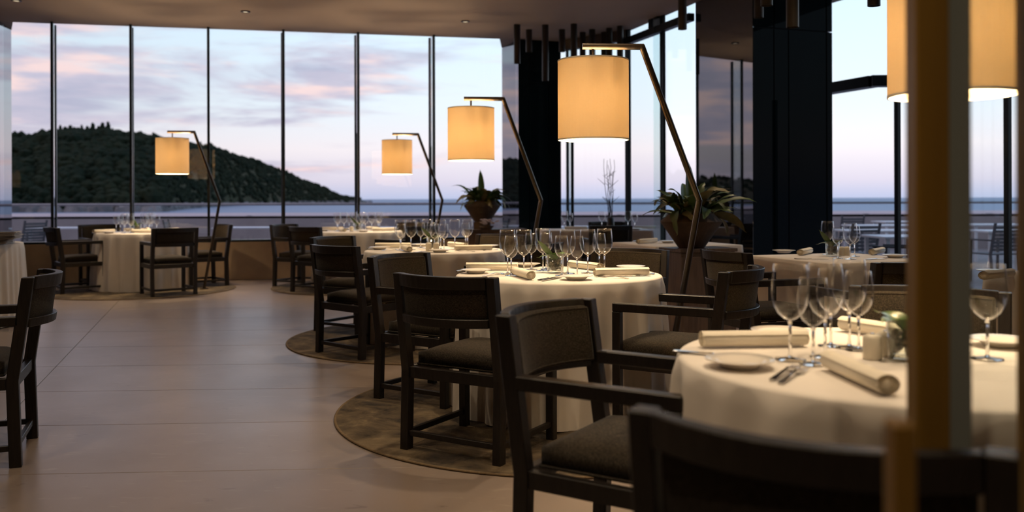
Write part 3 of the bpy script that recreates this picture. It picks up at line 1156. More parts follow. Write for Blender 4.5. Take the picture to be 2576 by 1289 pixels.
def square_cloth(sx_, sy_, H, z_end, seed):
    rn = random.Random(seed)
    n = 44
    per = []
    rows = []
    corner = 0.012
    pts_ = []
    for (x0, y0, x1, y1) in ((-1, -1, 1, -1), (1, -1, 1, 1), (1, 1, -1, 1), (-1, 1, -1, -1)):
        for i in range(n):
            s = i / n
            pts_.append((x0 + (x1 - x0) * s, y0 + (y1 - y0) * s, s))
    ph = rn.uniform(0, 6)
    for k_, z in ((0.02, H), (0.6, H), (0.985, H), (1.0, H - 0.006)):
        rows.append([(x * sx_ / 2 * k_, y * sy_ / 2 * k_, z) for x, y, s in pts_])
    for i in range(1, 11):
        t_ = i / 10
        z = H - 0.006 - (H - 0.006 - z_end) * t_
        row = []
        for j, (x, y, s) in enumerate(pts_):
            cd = min(s, 1 - s)                       # 0 at a corner
            nrm_ = Vector((x if abs(x) >= abs(y) - 1e-6 else 0, y if abs(y) >= abs(x) - 1e-6 else 0)).normalized()
            bulge = 0.05 * t_ * math.exp(-(cd / 0.05) ** 2) + 0.012 * t_ * math.sin(j * 0.55 + ph) * (0.4 + 0.6 * math.sin(j * 0.11 + ph)) - 0.02 * t_ * math.exp(-((cd - 0.12) / 0.05) ** 2)
            row.append((x * sx_ / 2 + nrm_.x * (bulge + 0.01 * t_), y * sy_ / 2 + nrm_.y * (bulge + 0.01 * t_), z))
        rows.append(row)
    mb = MB()
    mb.grid(rows, close_u=True)
    mb.f.append(tuple(reversed(range(len(pts_)))))
    return mb


def square_table(c_, rz, sx_, sy_, label, seed, group, z_end=0.02):
    t_ = thing('dining_table', label, 'table', (c_[0], c_[1], 0.0), rz, group)
    square_cloth(sx_, sy_, TH, z_end, seed).build('tablecloth', 'cloth_white', t_, smooth=True)
    MB().box((0, 0, 0.72), (sx_ - 0.02, sy_ - 0.02, 0.04)).build('tabletop', 'cabinet_wood', t_)
    for a in (-1, 1):
        for b_ in (-1, 1):
            MB().box((a * (sx_ / 2 - 0.06), b_ * (sy_ / 2 - 0.06), 0.35), (0.05, 0.05, 0.70)).build('leg', 'cabinet_wood', t_)
    return t_


RT = 'round tables under floor-length white cloths'
ST = 'square tables under white cloths'
round_table(T1, 'round table under a floor-length white cloth at the centre, below the largest lamp', 11, RT)
round_table(T2, 'middle round table under a white cloth, below the second largest lamp', 12, RT)
round_table(T3, 'far middle round white-clothed table close to the long window', 13, RT)
round_table(T4, 'far left round white-clothed table by the window with a lamp beside it', 14, RT)
round_table(T5, 'nearest round white-clothed table at the lower right, out of focus', 15, RT, H=TH)
RZ6 = math.atan2(BX.y, BX.x)
T6 = Vector((2.07, 5.81)) + AX * 0.447 + BX * 0.447
T9 = Vector((1.27, 7.86)) + AX * 0.447 + BX * 0.447
T8 = Vector((1.15, 12.3))
T10 = Vector((3.30, 4.85))
square_table(T6, RZ6, 0.895, 0.895, 'square white-clothed table in front of the broad dark column', 21, ST)
square_table(T9, RZ6, 0.895, 0.895, 'square white-clothed table behind the plant cabinet', 22, ST)
square_table(T8, 0.0, 1.5, 0.75, 'long white-clothed table in the far corner by the bare branches', 23, ST)
square_table(T10, RZ6, 0.9, 0.9, 'white-clothed table seen through the entrance door glass', 24, ST)
T7 = Vector((-5.24, 8.35))
t_ = thing('service_table', 'round table with a densely pleated white cloth at the left edge', 'table', (T7.x, T7.y, 0.0))
cloth_round(0.56, 0.775, 46, 0.021, 31, sharp=0.8, nth=460).build('tablecloth', 'cloth_white', t_, smooth=True)
MB().lathe([(0.0, 0.73), (0.55, 0.73), (0.55, 0.769), (0.0, 0.769)], 40).build('tabletop', 'cabinet_wood', t_)
MB().lathe([(0.30, 0.002), (0.30, 0.03), (0.06, 0.05), (0.05, 0.73), (0.0, 0.73)], 24).build('pedestal', 'frame_black', t_)

for c_, r_, lab in ((T1 + Vector((0, -.09)), 1.24, 'round worn brown rug under the central table'), (T2, 1.22, 'round brown rug under the middle table'),
                    (T3 + Vector((0.02, -.05)), 1.16, 'round brown rug under the far middle table'), (T4 + Vector((0.05, -0.2)), 1.20, 'round brown rug under the far left table'),
                    (T5 + Vector((0.1, -.2)), 1.10, 'round brown rug under the nearest table')):
    rg = MB().lathe([(0.0, 0.0), (r_ - 0.012, 0.0), (r_ - 0.012, 0.009), (0.0, 0.010)], 128).build('rug', 'rug', None)
    rg.location = (c_.x, c_.y, 0.0005)
    tag(rg, lab, 'rug', 'round rugs under the tables')
    ring = [(r_ - 0.008 + 0.008 * math.cos(a), 0.0055 + 0.0055 * math.sin(a)) for a in [k * PI / 4 for k in range(8)]]
    MB().lathe(ring, 128, close=True).build('binding', 'rug_binding', rg, smooth=True)


# ------------------------------------------------------------------ floor lamps
def make_lamp(loc, label, power=18.0):
    t_ = thing('floor_lamp', label, 'lamp', loc, 0.0, 'arc floor lamps with drum shades')
    MB().lathe([(0.0, 0.010), (0.055, 0.010), (0.055, 0.018), (0.02, 0.024), (0.0, 0.024)], 24, c=(0.41, 0, 0)).build('foot', 'bronze', t_)
    r_ = 0.0185
    MB().tube([(0.41, 0, 0.018), (0.62, 0, 1.17)], r_, 14).build('lower_pole', 'bronze', t_, smooth=False)
    MB().tube([(0.62, 0, 1.163), (0.285, 0, 2.075)], r_, 14).build('upper_pole', 'bronze', t_, smooth=False)
    MB().tube([(0.297, 0, 2.068), (-0.062, 0, 2.072)], r_, 14).build('arm', 'bronze', t_, smooth=False)
    MB().tube([(0, 0, 1.84), (0, 0, 2.06)], 0.008, 10).build('hanger', 'bronze', t_)
    Rs, z0, z1 = 0.207, 1.525, 1.985
    sh = MB().lathe([(Rs, z0), (Rs, z1), (Rs - 0.003, z1), (Rs - 0.003, z0)], 64, close=True).build('lamp_shade', 'shade_fabric', t_)
    for z in (z0, z1):
        MB().lathe([(Rs - 0.004, z - 0.004), (Rs + 0.0012, z - 0.004), (Rs + 0.0012, z + 0.004), (Rs - 0.004, z + 0.004)], 64, close=True).build('shade_rim', 'napkin_cream', sh)
    mb = MB()
    for k in range(3):
        a = k * 2 * PI / 3 + 0.4
        mb.bar((0, 0, z1 - 0.02), ((Rs - 0.003) * math.cos(a), (Rs - 0.003) * math.sin(a), z1 - 0.02), 0.006, 0.006)
    mb.lathe([(0.0, z1 - 0.16), (0.015, z1 - 0.16), (0.015, z1 - 0.13), (0.0, z1 - 0.13)], 16)
    mb.build('shade_carrier', 'bronze', t_)
    for k in range(3):
        a = k * 2 * PI / 3 - PI / 2 + 0.35
        x, y = 0.085 * math.cos(a), 0.085 * math.sin(a)
        MB().lathe([(0.0, -0.045), (0.018, -0.03), (0.026, 0.0), (0.016, 0.035), (0.012, 0.055), (0.0, 0.055)], 14, c=(x, y, 1.825)).build('bulb', 'bulb_glow', t_, smooth=True)
        ld = bpy.data.lights.new('lamp_light', 'POINT')
        ld.energy = power
        ld.color = (1.0, 0.74, 0.44)
        ld.shadow_soft_size = 0.035
        lo = bpy.data.objects.new('lamp_light', ld)
        C.objects.link(lo)
        lo.parent = t_
        lo.location = (x, y, 1.735)
    return t_


make_lamp((0.477, 5.19, 0), 'largest bronze floor lamp with a glowing drum shade over the central table')
make_lamp((-0.362, 7.88, 0), 'bronze floor lamp with a glowing drum shade over the middle table')
make_lamp((-1.574, 12.15, 0), 'bronze floor lamp with a small glowing shade before the fifth window pane')
make_lamp((-4.45, 11.62, 0), 'bronze floor lamp with a glowing shade at the far left table')
make_lamp((1.487, 2.98, 0), 'floor lamp at the top right, shade cut by the picture and door post')

# ------------------------------------------------------------------ pendant tubes and ceiling spots
tubes = [(1302, 62, 160), (1332, 75, 131), (1373, 63, 204), (1415, 75, 131), (1445, 61, 165), (1467, 82, 170), (1491, 75, 150), (1521, 82, 150), (1534, 72, 165), (1561, 67, 150)]
tub = []
for px, yt, yb in tubes:
    d_ = (CEIL - CAM_H) * F_PX / (PY - yt)
    tub.append((px, d_, CAM_H + (PY - yb) / F_PX * d_))
n_far = len(tub)
tub += [(1718, 9.5, 2.99), (1910, 8.8, 2.97), (1930, 7.0, 2.70), (1995, 6.7, 2.47), (2200, 6.7, 2.63)]
labs2 = ['dark pendant tube hanging just left of the broad dark column', 'dark pendant tube, thinner one at the left of the broad column',
         'short dark pendant tube, only its lower end in view before the broad column', 'long dark pendant tube in front of the broad dark column',
         'dark pendant tube end hanging before the right glazing']
for k, (px, d_, zb) in enumerate(tub):
    lab = '%s dark pendant tube from the left in the far corner cluster' % ORD[k] if k < n_far else labs2[k - n_far]
    t_ = thing('pendant_tube', lab, 'pendant light', ((px - PX) / F_PX * d_, d_, 0.0), 0.0, 'dark pendant tubes')
    MB().lathe([(0.047, zb), (0.047, CEIL - 0.001), (0.043, CEIL - 0.001), (0.043, zb)], 24, close=True).build('tube', 'tube_black', t_, smooth=False)
    MB().lathe([(0.0, zb + 0.02), (0.0425, zb + 0.02), (0.0425, zb + 0.03), (0.0, zb + 0.03)], 20).build('lens', 'porcelain', t_)

spots = [(-3.54, 11.8, 30, 80), (-0.65, 12.5, 40, 80), (-6.2, 11.1, 30, 80), (0.30, 4.75, 90, 54), (-0.65, 7.2, 80, 54), (1.05, 2.2, 110, 54), (2.4, 6.2, 90, 60),
         (-2.0, 10.9, 110, 60), (-4.87, 10.7, 100, 60), (-2.4, 3.0, 30, 110), (-2.7, 6.0, 34, 110), (-0.9, 1.6, 44, 120), (-5.3, 8.6, 55, 80), (1.6, 8.2, 60, 80), (0.25, -0.55, 50, 120),
         (-1.0, 3.4, 48, 120), (-2.6, 8.6, 36, 110), (0.75, 3.3, 50, 100)]  # widest cones: unseen spots added as fill for cloth sides and door post
SPOT_PLACES = ['central round table', 'middle round table', 'nearest round table', 'square table', 'far middle table', 'far left table', 'armchair at the left edge, added as fill',
               'open floor left of the middle table, added as fill', 'front of the aisle, added as fill', 'pleated table', 'large plant cabinet', 'entrance door, added as fill', 'front armchair of the central table, added as fill',
               'open floor before the far tables, added as fill', 'near armchair facing right, added as fill']
for k, (x, y, pw_, cone) in enumerate(spots):
    lab = ['recessed ceiling spotlight over the fourth window pane', 'recessed ceiling spotlight over the sixth window pane', 'recessed ceiling spotlight at the top left corner'][k] if k < 3 \
        else 'recessed ceiling spotlight over the %s' % SPOT_PLACES[k - 3]
    t_ = thing('ceiling_spotlight', lab, 'spotlight', (x, y, CEIL), 0.0, 'recessed ceiling spotlights')
    MB().lathe([(0.042, -0.001), (0.062, -0.001), (0.062, -0.012), (0.042, -0.016)], 28, close=True).build('trim_ring', 'bronze', t_)
    MB().lathe([(0.0, -0.004), (0.041, -0.004), (0.041, -0.007), (0.0, -0.007)], 24).build('lens', 'spot_glow', t_)
    ld = bpy.data.lights.new('spot_light', 'SPOT')
    ld.energy = pw_
    ld.color = (1.0, 0.76, 0.50)
    ld.spot_size = R(cone)
    ld.spot_blend = 0.7
    ld.shadow_soft_size = 0.04
    lo = bpy.data.objects.new('spot_light', ld)
    C.objects.link(lo)
    lo.parent = t_
    lo.location = (0, 0, -0.03)

# ------------------------------------------------------------------ planters
POT_PROF = [(0.0, 0.0), (0.10, 0.0), (0.105, 0.006), (0.238, 0.200), (0.242, 0.207), (0.236, 0.214), (0.180, 0.262), (0.180, 0.272), (0.168, 0.272), (0.168, 0.235), (0.0, 0.235)]


def leaf_mesh(rn, L, Wd, droop, rise, curl, ragged=False):
    n = 10
    rows = []
    for i in range(n + 1):
        s = i / n
        x = L * s * (1 - 0.25 * droop * s * s)
        z = rise * L * s - droop * L * s * s
        wd = Wd * (math.sin(PI * min(1, s * 0.9 + 0.06)) ** 0.8) * (1.0 if s < 0.93 else 0.5)
        if ragged:
            wd *= 1 + 0.25 * math.sin(i * 2.1 + rn.random())
        y0 = curl * L * s * s
        fold_ = 0.22 * wd
        rows.append([(x, y0 - wd, z + fold_), (x, y0 - wd * 0.4, z + fold_ * 0.2), (x, y0, z - 0.001), (x, y0 + wd * 0.4, z + fold_ * 0.2), (x, y0 + wd, z + fold_)])
    rows.append([(rows[-1][2][0] + 0.02, rows[-1][2][1], rows[-1][2][2] - 0.01)] * 5)
    return MB().grid(rows).mesh('leaf', smooth=True, weld=True)


rn = random.Random(5)
LEAVES = []
for k in range(14):
    dr = rn.choice([0.5, 0.7, 0.9, 1.1, 1.3])
    me = leaf_mesh(rn, rn.uniform(0.30, 0.46), rn.uniform(0.040, 0.056), dr, rn.uniform(0.55, 1.0), rn.uniform(-0.25, 0.25), k % 3 == 0)
    me.materials.append(MATS['leaf_dry' if k % 4 == 1 else 'leaf_green'])
    LEAVES.append(me)


def potted_plant(loc, label, scale, seed, n=72):
    rn = random.Random(seed)
    t_ = thing('potted_plant', label, 'plant', loc, 0.0, 'broad leaved plants in clay bowls')
    t_.scale = (scale,) * 3
    pot = MB().lathe(POT_PROF, 48).build('pot', 'pot_clay', t_, bevel=0.0)
    MB().lathe([(0.0, 0.236), (0.166, 0.236), (0.166, 0.250), (0.0, 0.258)], 24).build('soil', 'soil', pot)
    for k in range(n):
        o = obj('leaf', rn.choice(LEAVES), None, t_)
        a = k * 2.399 + rn.uniform(-.3, .3)
        rr = rn.uniform(0.02, 0.13)
        o.location = (rr * math.cos(a), rr * math.sin(a), 0.25)
        o.rotation_euler = (rn.uniform(-.7, .7), -rn.choice([rn.uniform(-0.35, 0.25), rn.uniform(0.1, 0.55), rn.uniform(0.4, 0.9)]), a + rn.uniform(-.4, .4))
        s = rn.uniform(0.55, 1.05)
        o.scale = (s, s, s)
    # one upright fresh leaf
    me = leaf_mesh(rn, 0.42, 0.045, 0.02, 0.1, 0.02)
    me.materials.append(MATS['leaf_fresh'])
    o = obj('leaf', me, None, t_)
    o.location = (-0.01, -0.02, 0.25)
    o.rotation_euler = (0, -1.45, PI / 2 + 0.4)
    return t_


CABN = Vector((1.35, 7.10))
cw, cd_, ch = 0.52, 0.36, 0.77


def cabinet(near, wd, dp, ht, rz, label):
    t_ = thing('plant_cabinet', label, 'cabinet', (near[0], near[1], 0.0), rz, 'wooden plant cabinets')
    MB().box((wd / 2, dp / 2, 0.03), (wd - 0.04, dp - 0.04, 0.06)).build('plinth', 'frame_black', t_)
    MB().box((wd / 2, dp / 2, (ht - 0.03 + 0.06) / 2), (wd - 0.02, dp - 0.02, ht - 0.09)).build('body', 'cabinet_wood', t_, bevel=0.003)
    MB().box((wd / 2, dp / 2, ht - 0.014), (wd + 0.01, dp + 0.01, 0.028)).build('top', 'cabinet_wood', t_, bevel=0.003)
    for s in (0.25, 0.75):
        MB().box((wd * s, 0.004, ht / 2 + 0.01), (wd / 2 - 0.02, 0.012, ht - 0.15)).build('door', 'cabinet_wood', t_, bevel=0.002)
    return t_


cabinet(CABN, cw, cd_, ch, RZ6, 'dark wooden cabinet carrying the large potted plant')
pc = CABN + BX * (cw / 2 - 0.06) + AX * (cd_ / 2)
potted_plant((pc.x, pc.y, ch + 0.001), 'large leafy plant in a brown clay bowl behind the largest lamp pole', 1.05, 3)
cabinet((-0.62, 12.42), 0.85, 0.42, 0.75, RZ6 - 0.15, 'dark wooden cabinet carrying the far potted plant and white flowers')
bl = MB().box((0, 0, 0.05), (0.24, 0.24, 0.10)).build('wood_block', 'cabinet_wood', None, bevel=0.004)
bl.location = (-0.43, 12.78, 0.7505)
tag(bl, 'square wooden block lifting the far potted plant on its cabinet', 'block')
potted_plant((-0.43, 12.78, 0.852), 'far leafy plant in a clay bowl standing against the window', 1.1, 8, 60)
fa = thing('flower_arrangement', 'low arrangement of white flowers on the far plant cabinet', 'flowers', (-0.36, 12.50, 0.751))
MB().lathe([(0.0, 0.0), (0.07, 0.0), (0.11, 0.05), (0.10, 0.05), (0.065, 0.01), (0.0, 0.01)], 24).build('bowl', 'pot_clay', fa, smooth=True)
for k in range(15):
    a, rr = rn.uniform(0, 6.28), rn.uniform(0, 0.12)
    mb = MB()
    for j in range(7):
        b_ = j * 0.9
        mb.add([(q.x * 0.016 + 0.018 * math.cos(b_), q.y * 0.016 + 0.018 * math.sin(b_), q.z * 0.010) for q in IV], IF)
    o = mb.build('blossom', 'petal_white', fa, smooth=True)
    o.location = (rr * math.cos(a) * 1.3, rr * math.sin(a), 0.07 + rn.uniform(0, 0.07))
    o.rotation_euler = (rn.uniform(-.8, .8), rn.uniform(-.8, .8), 0)

# ------------------------------------------------------------------ tableware prototypes
def make_glass(h, bowl, foot_r, stem_top):
    t_ = thing('wine_glass', '', 'wine glass')
    inner = [(max(r_ - 0.0012, 0.0005), z + (0.0012 if z < stem_top + 0.012 else 0.0)) for r_, z in bowl]
    MB().lathe(bowl + inner[::-1], 28).build('bowl', 'thin_glass', t_, smooth=True)
    MB().lathe([(0.0, 0.004), (0.006, 0.005), (0.0042, 0.014), (0.0036, 0.05), (0.004, stem_top - 0.012), (0.007, stem_top - 0.002), (0.0, stem_top + 0.001)], 12).build('stem', 'clear_glass', t_, smooth=True)
    MB().lathe([(0.0, 0.0), (foot_r, 0.0), (foot_r, 0.0016), (foot_r * 0.5, 0.003), (0.008, 0.0055), (0.0, 0.0055)], 28).build('foot', 'clear_glass', t_, smooth=True)
    return t_


glass_big = make_glass(0.24, [(0.004, 0.098), (0.014, 0.102), (0.030, 0.116), (0.0410, 0.136), (0.0458, 0.158), (0.0462, 0.172), (0.0450, 0.195), (0.0425, 0.220), (0.0405, 0.240)], 0.038, 0.098)
glass_small = make_glass(0.218, [(0.004, 0.094), (0.012, 0.098), (0.026, 0.110), (0.0355, 0.128), (0.0395, 0.147), (0.0395, 0.160), (0.0380, 0.180), (0.0350, 0.200), (0.0325, 0.218)], 0.035, 0.094)
plate_me = MB().lathe([(0.0, 0.0), (0.046, 0.0), (0.050, 0.004), (0.060, 0.013), (0.087, 0.020), (0.0875, 0.022), (0.060, 0.0165), (0.050, 0.009), (0.0, 0.007)], 48).mesh('bread_plate', smooth=True)
plate_me.materials.append(MATS['porcelain'])


def napkin_mesh(L, r0):
    rows = []
    n = 54
    for x in (-L / 2, L / 2):
        row = []
        for i in range(n):
            a = i / (n - 1) * 2.6 * 2 * PI
            r_ = r0 * (0.42 + 0.58 * i / (n - 1))
            zz = r_ * math.sin(a - 1.2)
            row.append((x, r_ * math.cos(a - 1.2) * 1.15, max(zz * 0.92 + r0 * 0.92, 0.0005)))
        rows.append(row)
    mb = MB().grid(rows)
    # stuffed core a little inside the ends
    core = []
    for x in (-L / 2 + 0.006, L / 2 - 0.006):
        core.append([(x, 0.9 * r0 * math.cos(k * PI / 8) * 1.1, 0.92 * r0 + 0.84 * r0 * math.sin(k * PI / 8)) for k in range(16)])
    o = len(mb.v)
    mb.grid(core, close_u=True)
    mb.f.append(tuple(o + k for k in range(16)))
    mb.f.append(tuple(o + 16 + k for k in reversed(range(16))))
    me = mb.mesh('napkin', smooth=True)
    me.materials.append(MATS['napkin_cream'])
    return me


napkin_me = napkin_mesh(0.31, 0.026)


def strip(prof, th=0.0025):
    """flat piece from (x, half width, z) stations"""
    rows = [[(x, -w_, z) for x, w_, z in prof], [(x, w_, z) for x, w_, z in prof]]
    mb = MB()
    n = len(prof)
    lo = [(x, -w_, z) for x, w_, z in prof] + [(x, w_, z) for x, w_, z in prof]
    hi = [(a, b_, c_ + th) for a, b_, c_ in lo]
    vs = lo + hi
    fs = []
    for i in range(n - 1):
        fs += [(i, i + 1, n + i + 1, n + i), (2 * n + i, 3 * n + i, 3 * n + i + 1, 2 * n + i + 1),
               (i, 2 * n + i, 2 * n + i + 1, i + 1), (n + i, n + i + 1, 3 * n + i + 1, 3 * n + i)]
    fs += [(0, n, 3 * n, 2 * n), (n - 1, 3 * n - 1, 4 * n - 1, 2 * n - 1)]
    return mb.add(vs, fs)


def make_fork():
    t_ = thing('fork', '', 'fork')
    strip([(-0.10, 0.007, 0.001), (-0.09, 0.009, 0.001), (-0.03, 0.005, 0.006), (0.03, 0.0035, 0.010), (0.045, 0.010, 0.009), (0.058, 0.012, 0.006)]).build('handle', 'silver', t_)
    for k in range(4):
        y = -0.0096 + k * 0.0064
        MB().tube([(0.056, y, 0.007), (0.080, y, 0.004), (0.104, y, 0.006)], [0.0019, 0.0018, 0.0010], 6).build('tine', 'silver', t_)
    return t_


def make_knife():
    t_ = thing('knife', '', 'knife')
    strip([(-0.115, 0.006, 0.0), (-0.10, 0.0085, 0.0), (-0.02, 0.0065, 0.001), (0.0, 0.006, 0.002)], 0.006).build('handle', 'silver', t_, bevel=0.0015)
    strip([(-0.002, 0.006, 0.002), (0.03, 0.0095, 0.002), (0.09, 0.009, 0.002), (0.112, 0.003, 0.002)], 0.0016).build('blade', 'silver', t_)
    return t_


def make_spoon():
    t_ = thing('spoon', '', 'spoon')
    strip([(-0.09, 0.006, 0.001), (-0.08, 0.008, 0.001), (0.0, 0.0035, 0.007), (0.04, 0.004, 0.006)]).build('handle', 'silver', t_)
    strip([(0.038, 0.004, 0.006), (0.05, 0.013, 0.003), (0.065, 0.017, 0.002), (0.08, 0.014, 0.003), (0.092, 0.004, 0.005)]).build('bowl', 'silver', t_)
    return t_


fork, knife, spoon = make_fork(), make_knife(), make_spoon()


def make_shaker(mt):
    t_ = thing('shaker', '', 'shaker')
    MB().lathe([(0.0, 0.0), (0.022, 0.0), (0.025, 0.004), (0.025, 0.055), (0.022, 0.062), (0.012, 0.066), (0.0, 0.067)], 24).build('body', mt, t_, smooth=True)
    MB().lathe([(0.0, 0.0665), (0.006, 0.0668), (0.005, 0.069), (0.0, 0.069)], 12).build('cap', 'silver', t_)
    return t_


shaker = make_shaker('shaker_white')
vase_leaf1 = leaf_mesh(random.Random(1), 0.185, 0.019, 0.15, 0.05, 0.02)
vase_leaf1.materials.append(MATS['leaf_green'])
vase_leaf2 = leaf_mesh(random.Random(2), 0.11, 0.034, 0.6, 0.3, 0.1)
vase_leaf2.materials.append(MATS['leaf_fresh'])


def make_vase():
    t_ = thing('leaf_vase', '', 'vase')
    MB().lathe([(0.0, 0.0), (0.044, 0.0), (0.047, 0.006), (0.050, 0.108), (0.0475, 0.108), (0.0445, 0.012), (0.0, 0.012)], 32).build('tumbler', 'vase_glass', t_, smooth=True)
    rn_ = random.Random(3)
    for k in range(34):
        a, rr = rn_.uniform(0, 6.28), rn_.uniform(0.012, 0.032)
        z = 0.020 + 0.050 * k / 34
        mb = MB().add([(q.x * 0.012, q.y * 0.010, q.z * 0.008) for q in IV], IF)
        o = mb.build('pebble', 'pebble', t_, smooth=True)
        o.location = (rr * math.cos(a), rr * math.sin(a), z)
        o.rotation_euler = (a, rr * 30, 0)
    o = obj('leaf', vase_leaf1, None, t_)
    o.location = (0.01, 0, 0.05)
    o.rotation_euler = (0.9, -0.92, PI + 0.15)
    for a, tilt in ((0.4, -0.7), (2.6, -0.5), (-1.2, -0.8)):
        o = obj('leaf', vase_leaf2, None, t_)
        o.location = (0, 0, 0.07)
        o.rotation_euler = (0, tilt, a)
    return t_


vase = make_vase()

ZT = TH + 0.0015
PROTO = {'G': (glass_big, 'wine glasses'), 'g': (glass_small, 'wine glasses'), 'F': (fork, 'forks'), 'K': (knife, 'knives'), 'S': (spoon, 'spoons'),
         'V': (vase, 'leaf vases'), 'H': (shaker, 'shakers')}


def place(kind, p, rz, where, store):
    """p = point on the table; rz = direction of a lying piece"""
    z = ZT
    if kind == 'P':
        o = obj('bread_plate', plate_me, None)
        tag(o, '', 'plate', 'bread plates %s' % where)
        o.location = (p[0], p[1], z)
    elif kind == 'N':
        o = obj('napkin', napkin_me, None)
        tag(o, '', 'napkin', 'rolled napkins %s' % where)
        o.location = (p[0], p[1], z)
        o.rotation_euler = (0, 0, rz)
    else:
        pr, gr = PROTO[kind]
        o = spawn(pr, USED, (p[0], p[1], z), rz, '', '%s %s' % (gr, where), {'G': 1.05, 'g': 1.02}.get(kind))
    store.setdefault({'g': 'G'}.get(kind, kind), []).append(o)
    return o


NAMES = {'G': 'clear wine glass', 'P': 'white bread plate', 'N': 'rolled cream napkin', 'F': 'silver fork', 'K': 'silver knife', 'S': 'silver spoon',
         'V': 'small glass vase with a green leaf', 'H': 'cream shaker'}


def finish(store, where):
    for k, items in store.items():
        number_off(items, NAMES[k], where)


# the setting of the central table, read off the picture; every piece lies on the table plane
def L2(kind, a, b_=None):
    p = on_plane(a[0], a[1], TH)
    if b_ is None:
        return (kind, Vector((p.x, p.y)) - T1, 0.0)
    q = on_plane(b_[0], b_[1], TH)
    m_ = (p + q) / 2
    return (kind, Vector((m_.x, m_.y)) - T1, math.atan2(q.y - p.y, q.x - p.x))


layout = [L2('G', (1277, 690)), L2('g', (1286, 694)), L2('G', (1318, 690)), L2('g', (1337, 679)), L2('G', (1366, 682)), L2('g', (1374, 678)),
          L2('g', (1413, 694)), L2('G', (1428, 689)), L2('g', (1452, 696)), L2('G', (1479, 688)), L2('g', (1508, 682)), L2('G', (1521, 685)),
          L2('V', (1397, 687)),
          L2('P', (1197, 688)), L2('P', (1325, 672)), L2('P', (1450, 704.5)), L2('P', (1587, 678.5)),
          L2('N', (1174, 681), (1302, 681)), ('N', Vector((-0.205, -0.235)), 1.85), L2('N', (1442, 675), (1503, 682)), L2('N', (1493, 697), (1633, 694)),
          L2('F', (1215, 697), (1262, 690)), L2('K', (1350, 708), (1408, 698)), L2('K', (1362, 709), (1416, 699.5)),
          L2('F', (1500, 686), (1536, 679.5)), L2('F', (1572, 702), (1512, 698)), L2('S', (1600, 696), (1646, 690)),
          L2('K', (1160, 683), (1190, 679)), L2('F', (1300, 676), (1312, 671))]


def lay_table(c_, rot, where, extra=(), skip=()):
    st = {}
    ca, sa = math.cos(rot), math.sin(rot)
    for k, p, rz in layout:
        q = Vector((p.x * ca - p.y * sa, p.x * sa + p.y * ca)) + c_
        place(k, q, rz + rot, where, st)
    for k, p, rz in extra:
        place(k, Vector(p) + c_, rz, where, st)
    finish(st, where)


lay_table(T1, 0.0, 'on the central round table')
sh2 = [('H', (-0.035, -0.13), 0), ('H', (0.03, -0.14), 0)]
lay_table(T2, 0.0, 'on the middle round table', sh2)
lay_table(T3, 0.12, 'on the far middle table', [('H', (-0.07, -0.15), 0)])
lay_table(T4, R(65), 'on the far left table', [('H', (0.12, -0.12), 0)])


def px_place(items, where):
    st = {}
    for it in items:
        kind, a = it[0], it[1]
        p = on_plane(a[0], a[1], TH)
        rz = 0.0
        if len(it) > 2:
            q = on_plane(it[2][0], it[2][1], TH)
            rz = math.atan2(q.y - p.y, q.x - p.x)
            p = (p + q) / 2
        place(kind, (p.x, p.y), rz, where, st)
    finish(st, where)


px_place([('G', (1988, 906)), ('g', (2046, 918)), ('G', (2076, 900)), ('g', (2090, 872)), ('G', (2137, 876)), ('g', (2160, 882)), ('G', (2484, 905)),
          ('P', (1861, 925)), ('P', (1962, 848)), ('P', (2520, 872)),
          ('N', (1768, 876), (2024, 872)), ('N', (2085, 930), (2235, 1000)), ('N', (2150, 838), (2300, 862)),
          ('F', (1932, 966), (2012, 922)), ('F', (1948, 978), (2036, 926)), ('K', (1742, 892), (1850, 902)), ('K', (1815, 851), (1905, 846)),
          ('H', (2195, 905)), ('H', (2228, 897)), ('V', (2281, 906), (2279, 906))], 'on the nearest table')
px_place([('G', (2082, 641)), ('g', (2108, 651)), ('G', (2139, 653)), ('g', (2150, 646)), ('V', (2094, 645.5)), ('H', (2117, 643.5)), ('H', (2131, 643.5)),
          ('P', (1972, 637)), ('P', (2252, 649)), ('N', (1996, 648), (2052, 635)), ('N', (2184, 645), (2228, 636)), ('K', (2015, 653), (2068, 654)), ('K', (2180, 655), (2230, 652))],
         'on the square table')
px_place([('N', (1600, 615), (1655, 611)), ('K', (1590, 609), (1612, 606)), ('P', (1680, 612))], 'on the square table behind the plant cabinet')
px_place([('G', (1420, 576.5)), ('g', (1434, 577)), ('G', (1514, 577)), ('g', (1530, 577.5)), ('G', (1580, 577)), ('g', (1597, 577.5)), ('N', (1423, 578.5), (1475, 578.5)), ('P', (1600, 579)),
          ('N', (1605, 577), (1640, 576.5))], 'on the long far corner table')
px_place([('N', (2480, 706), (2538, 699)), ('P', (2500, 690)), ('K', (2505, 684), (2540, 690))], 'on the table seen through the door glass')

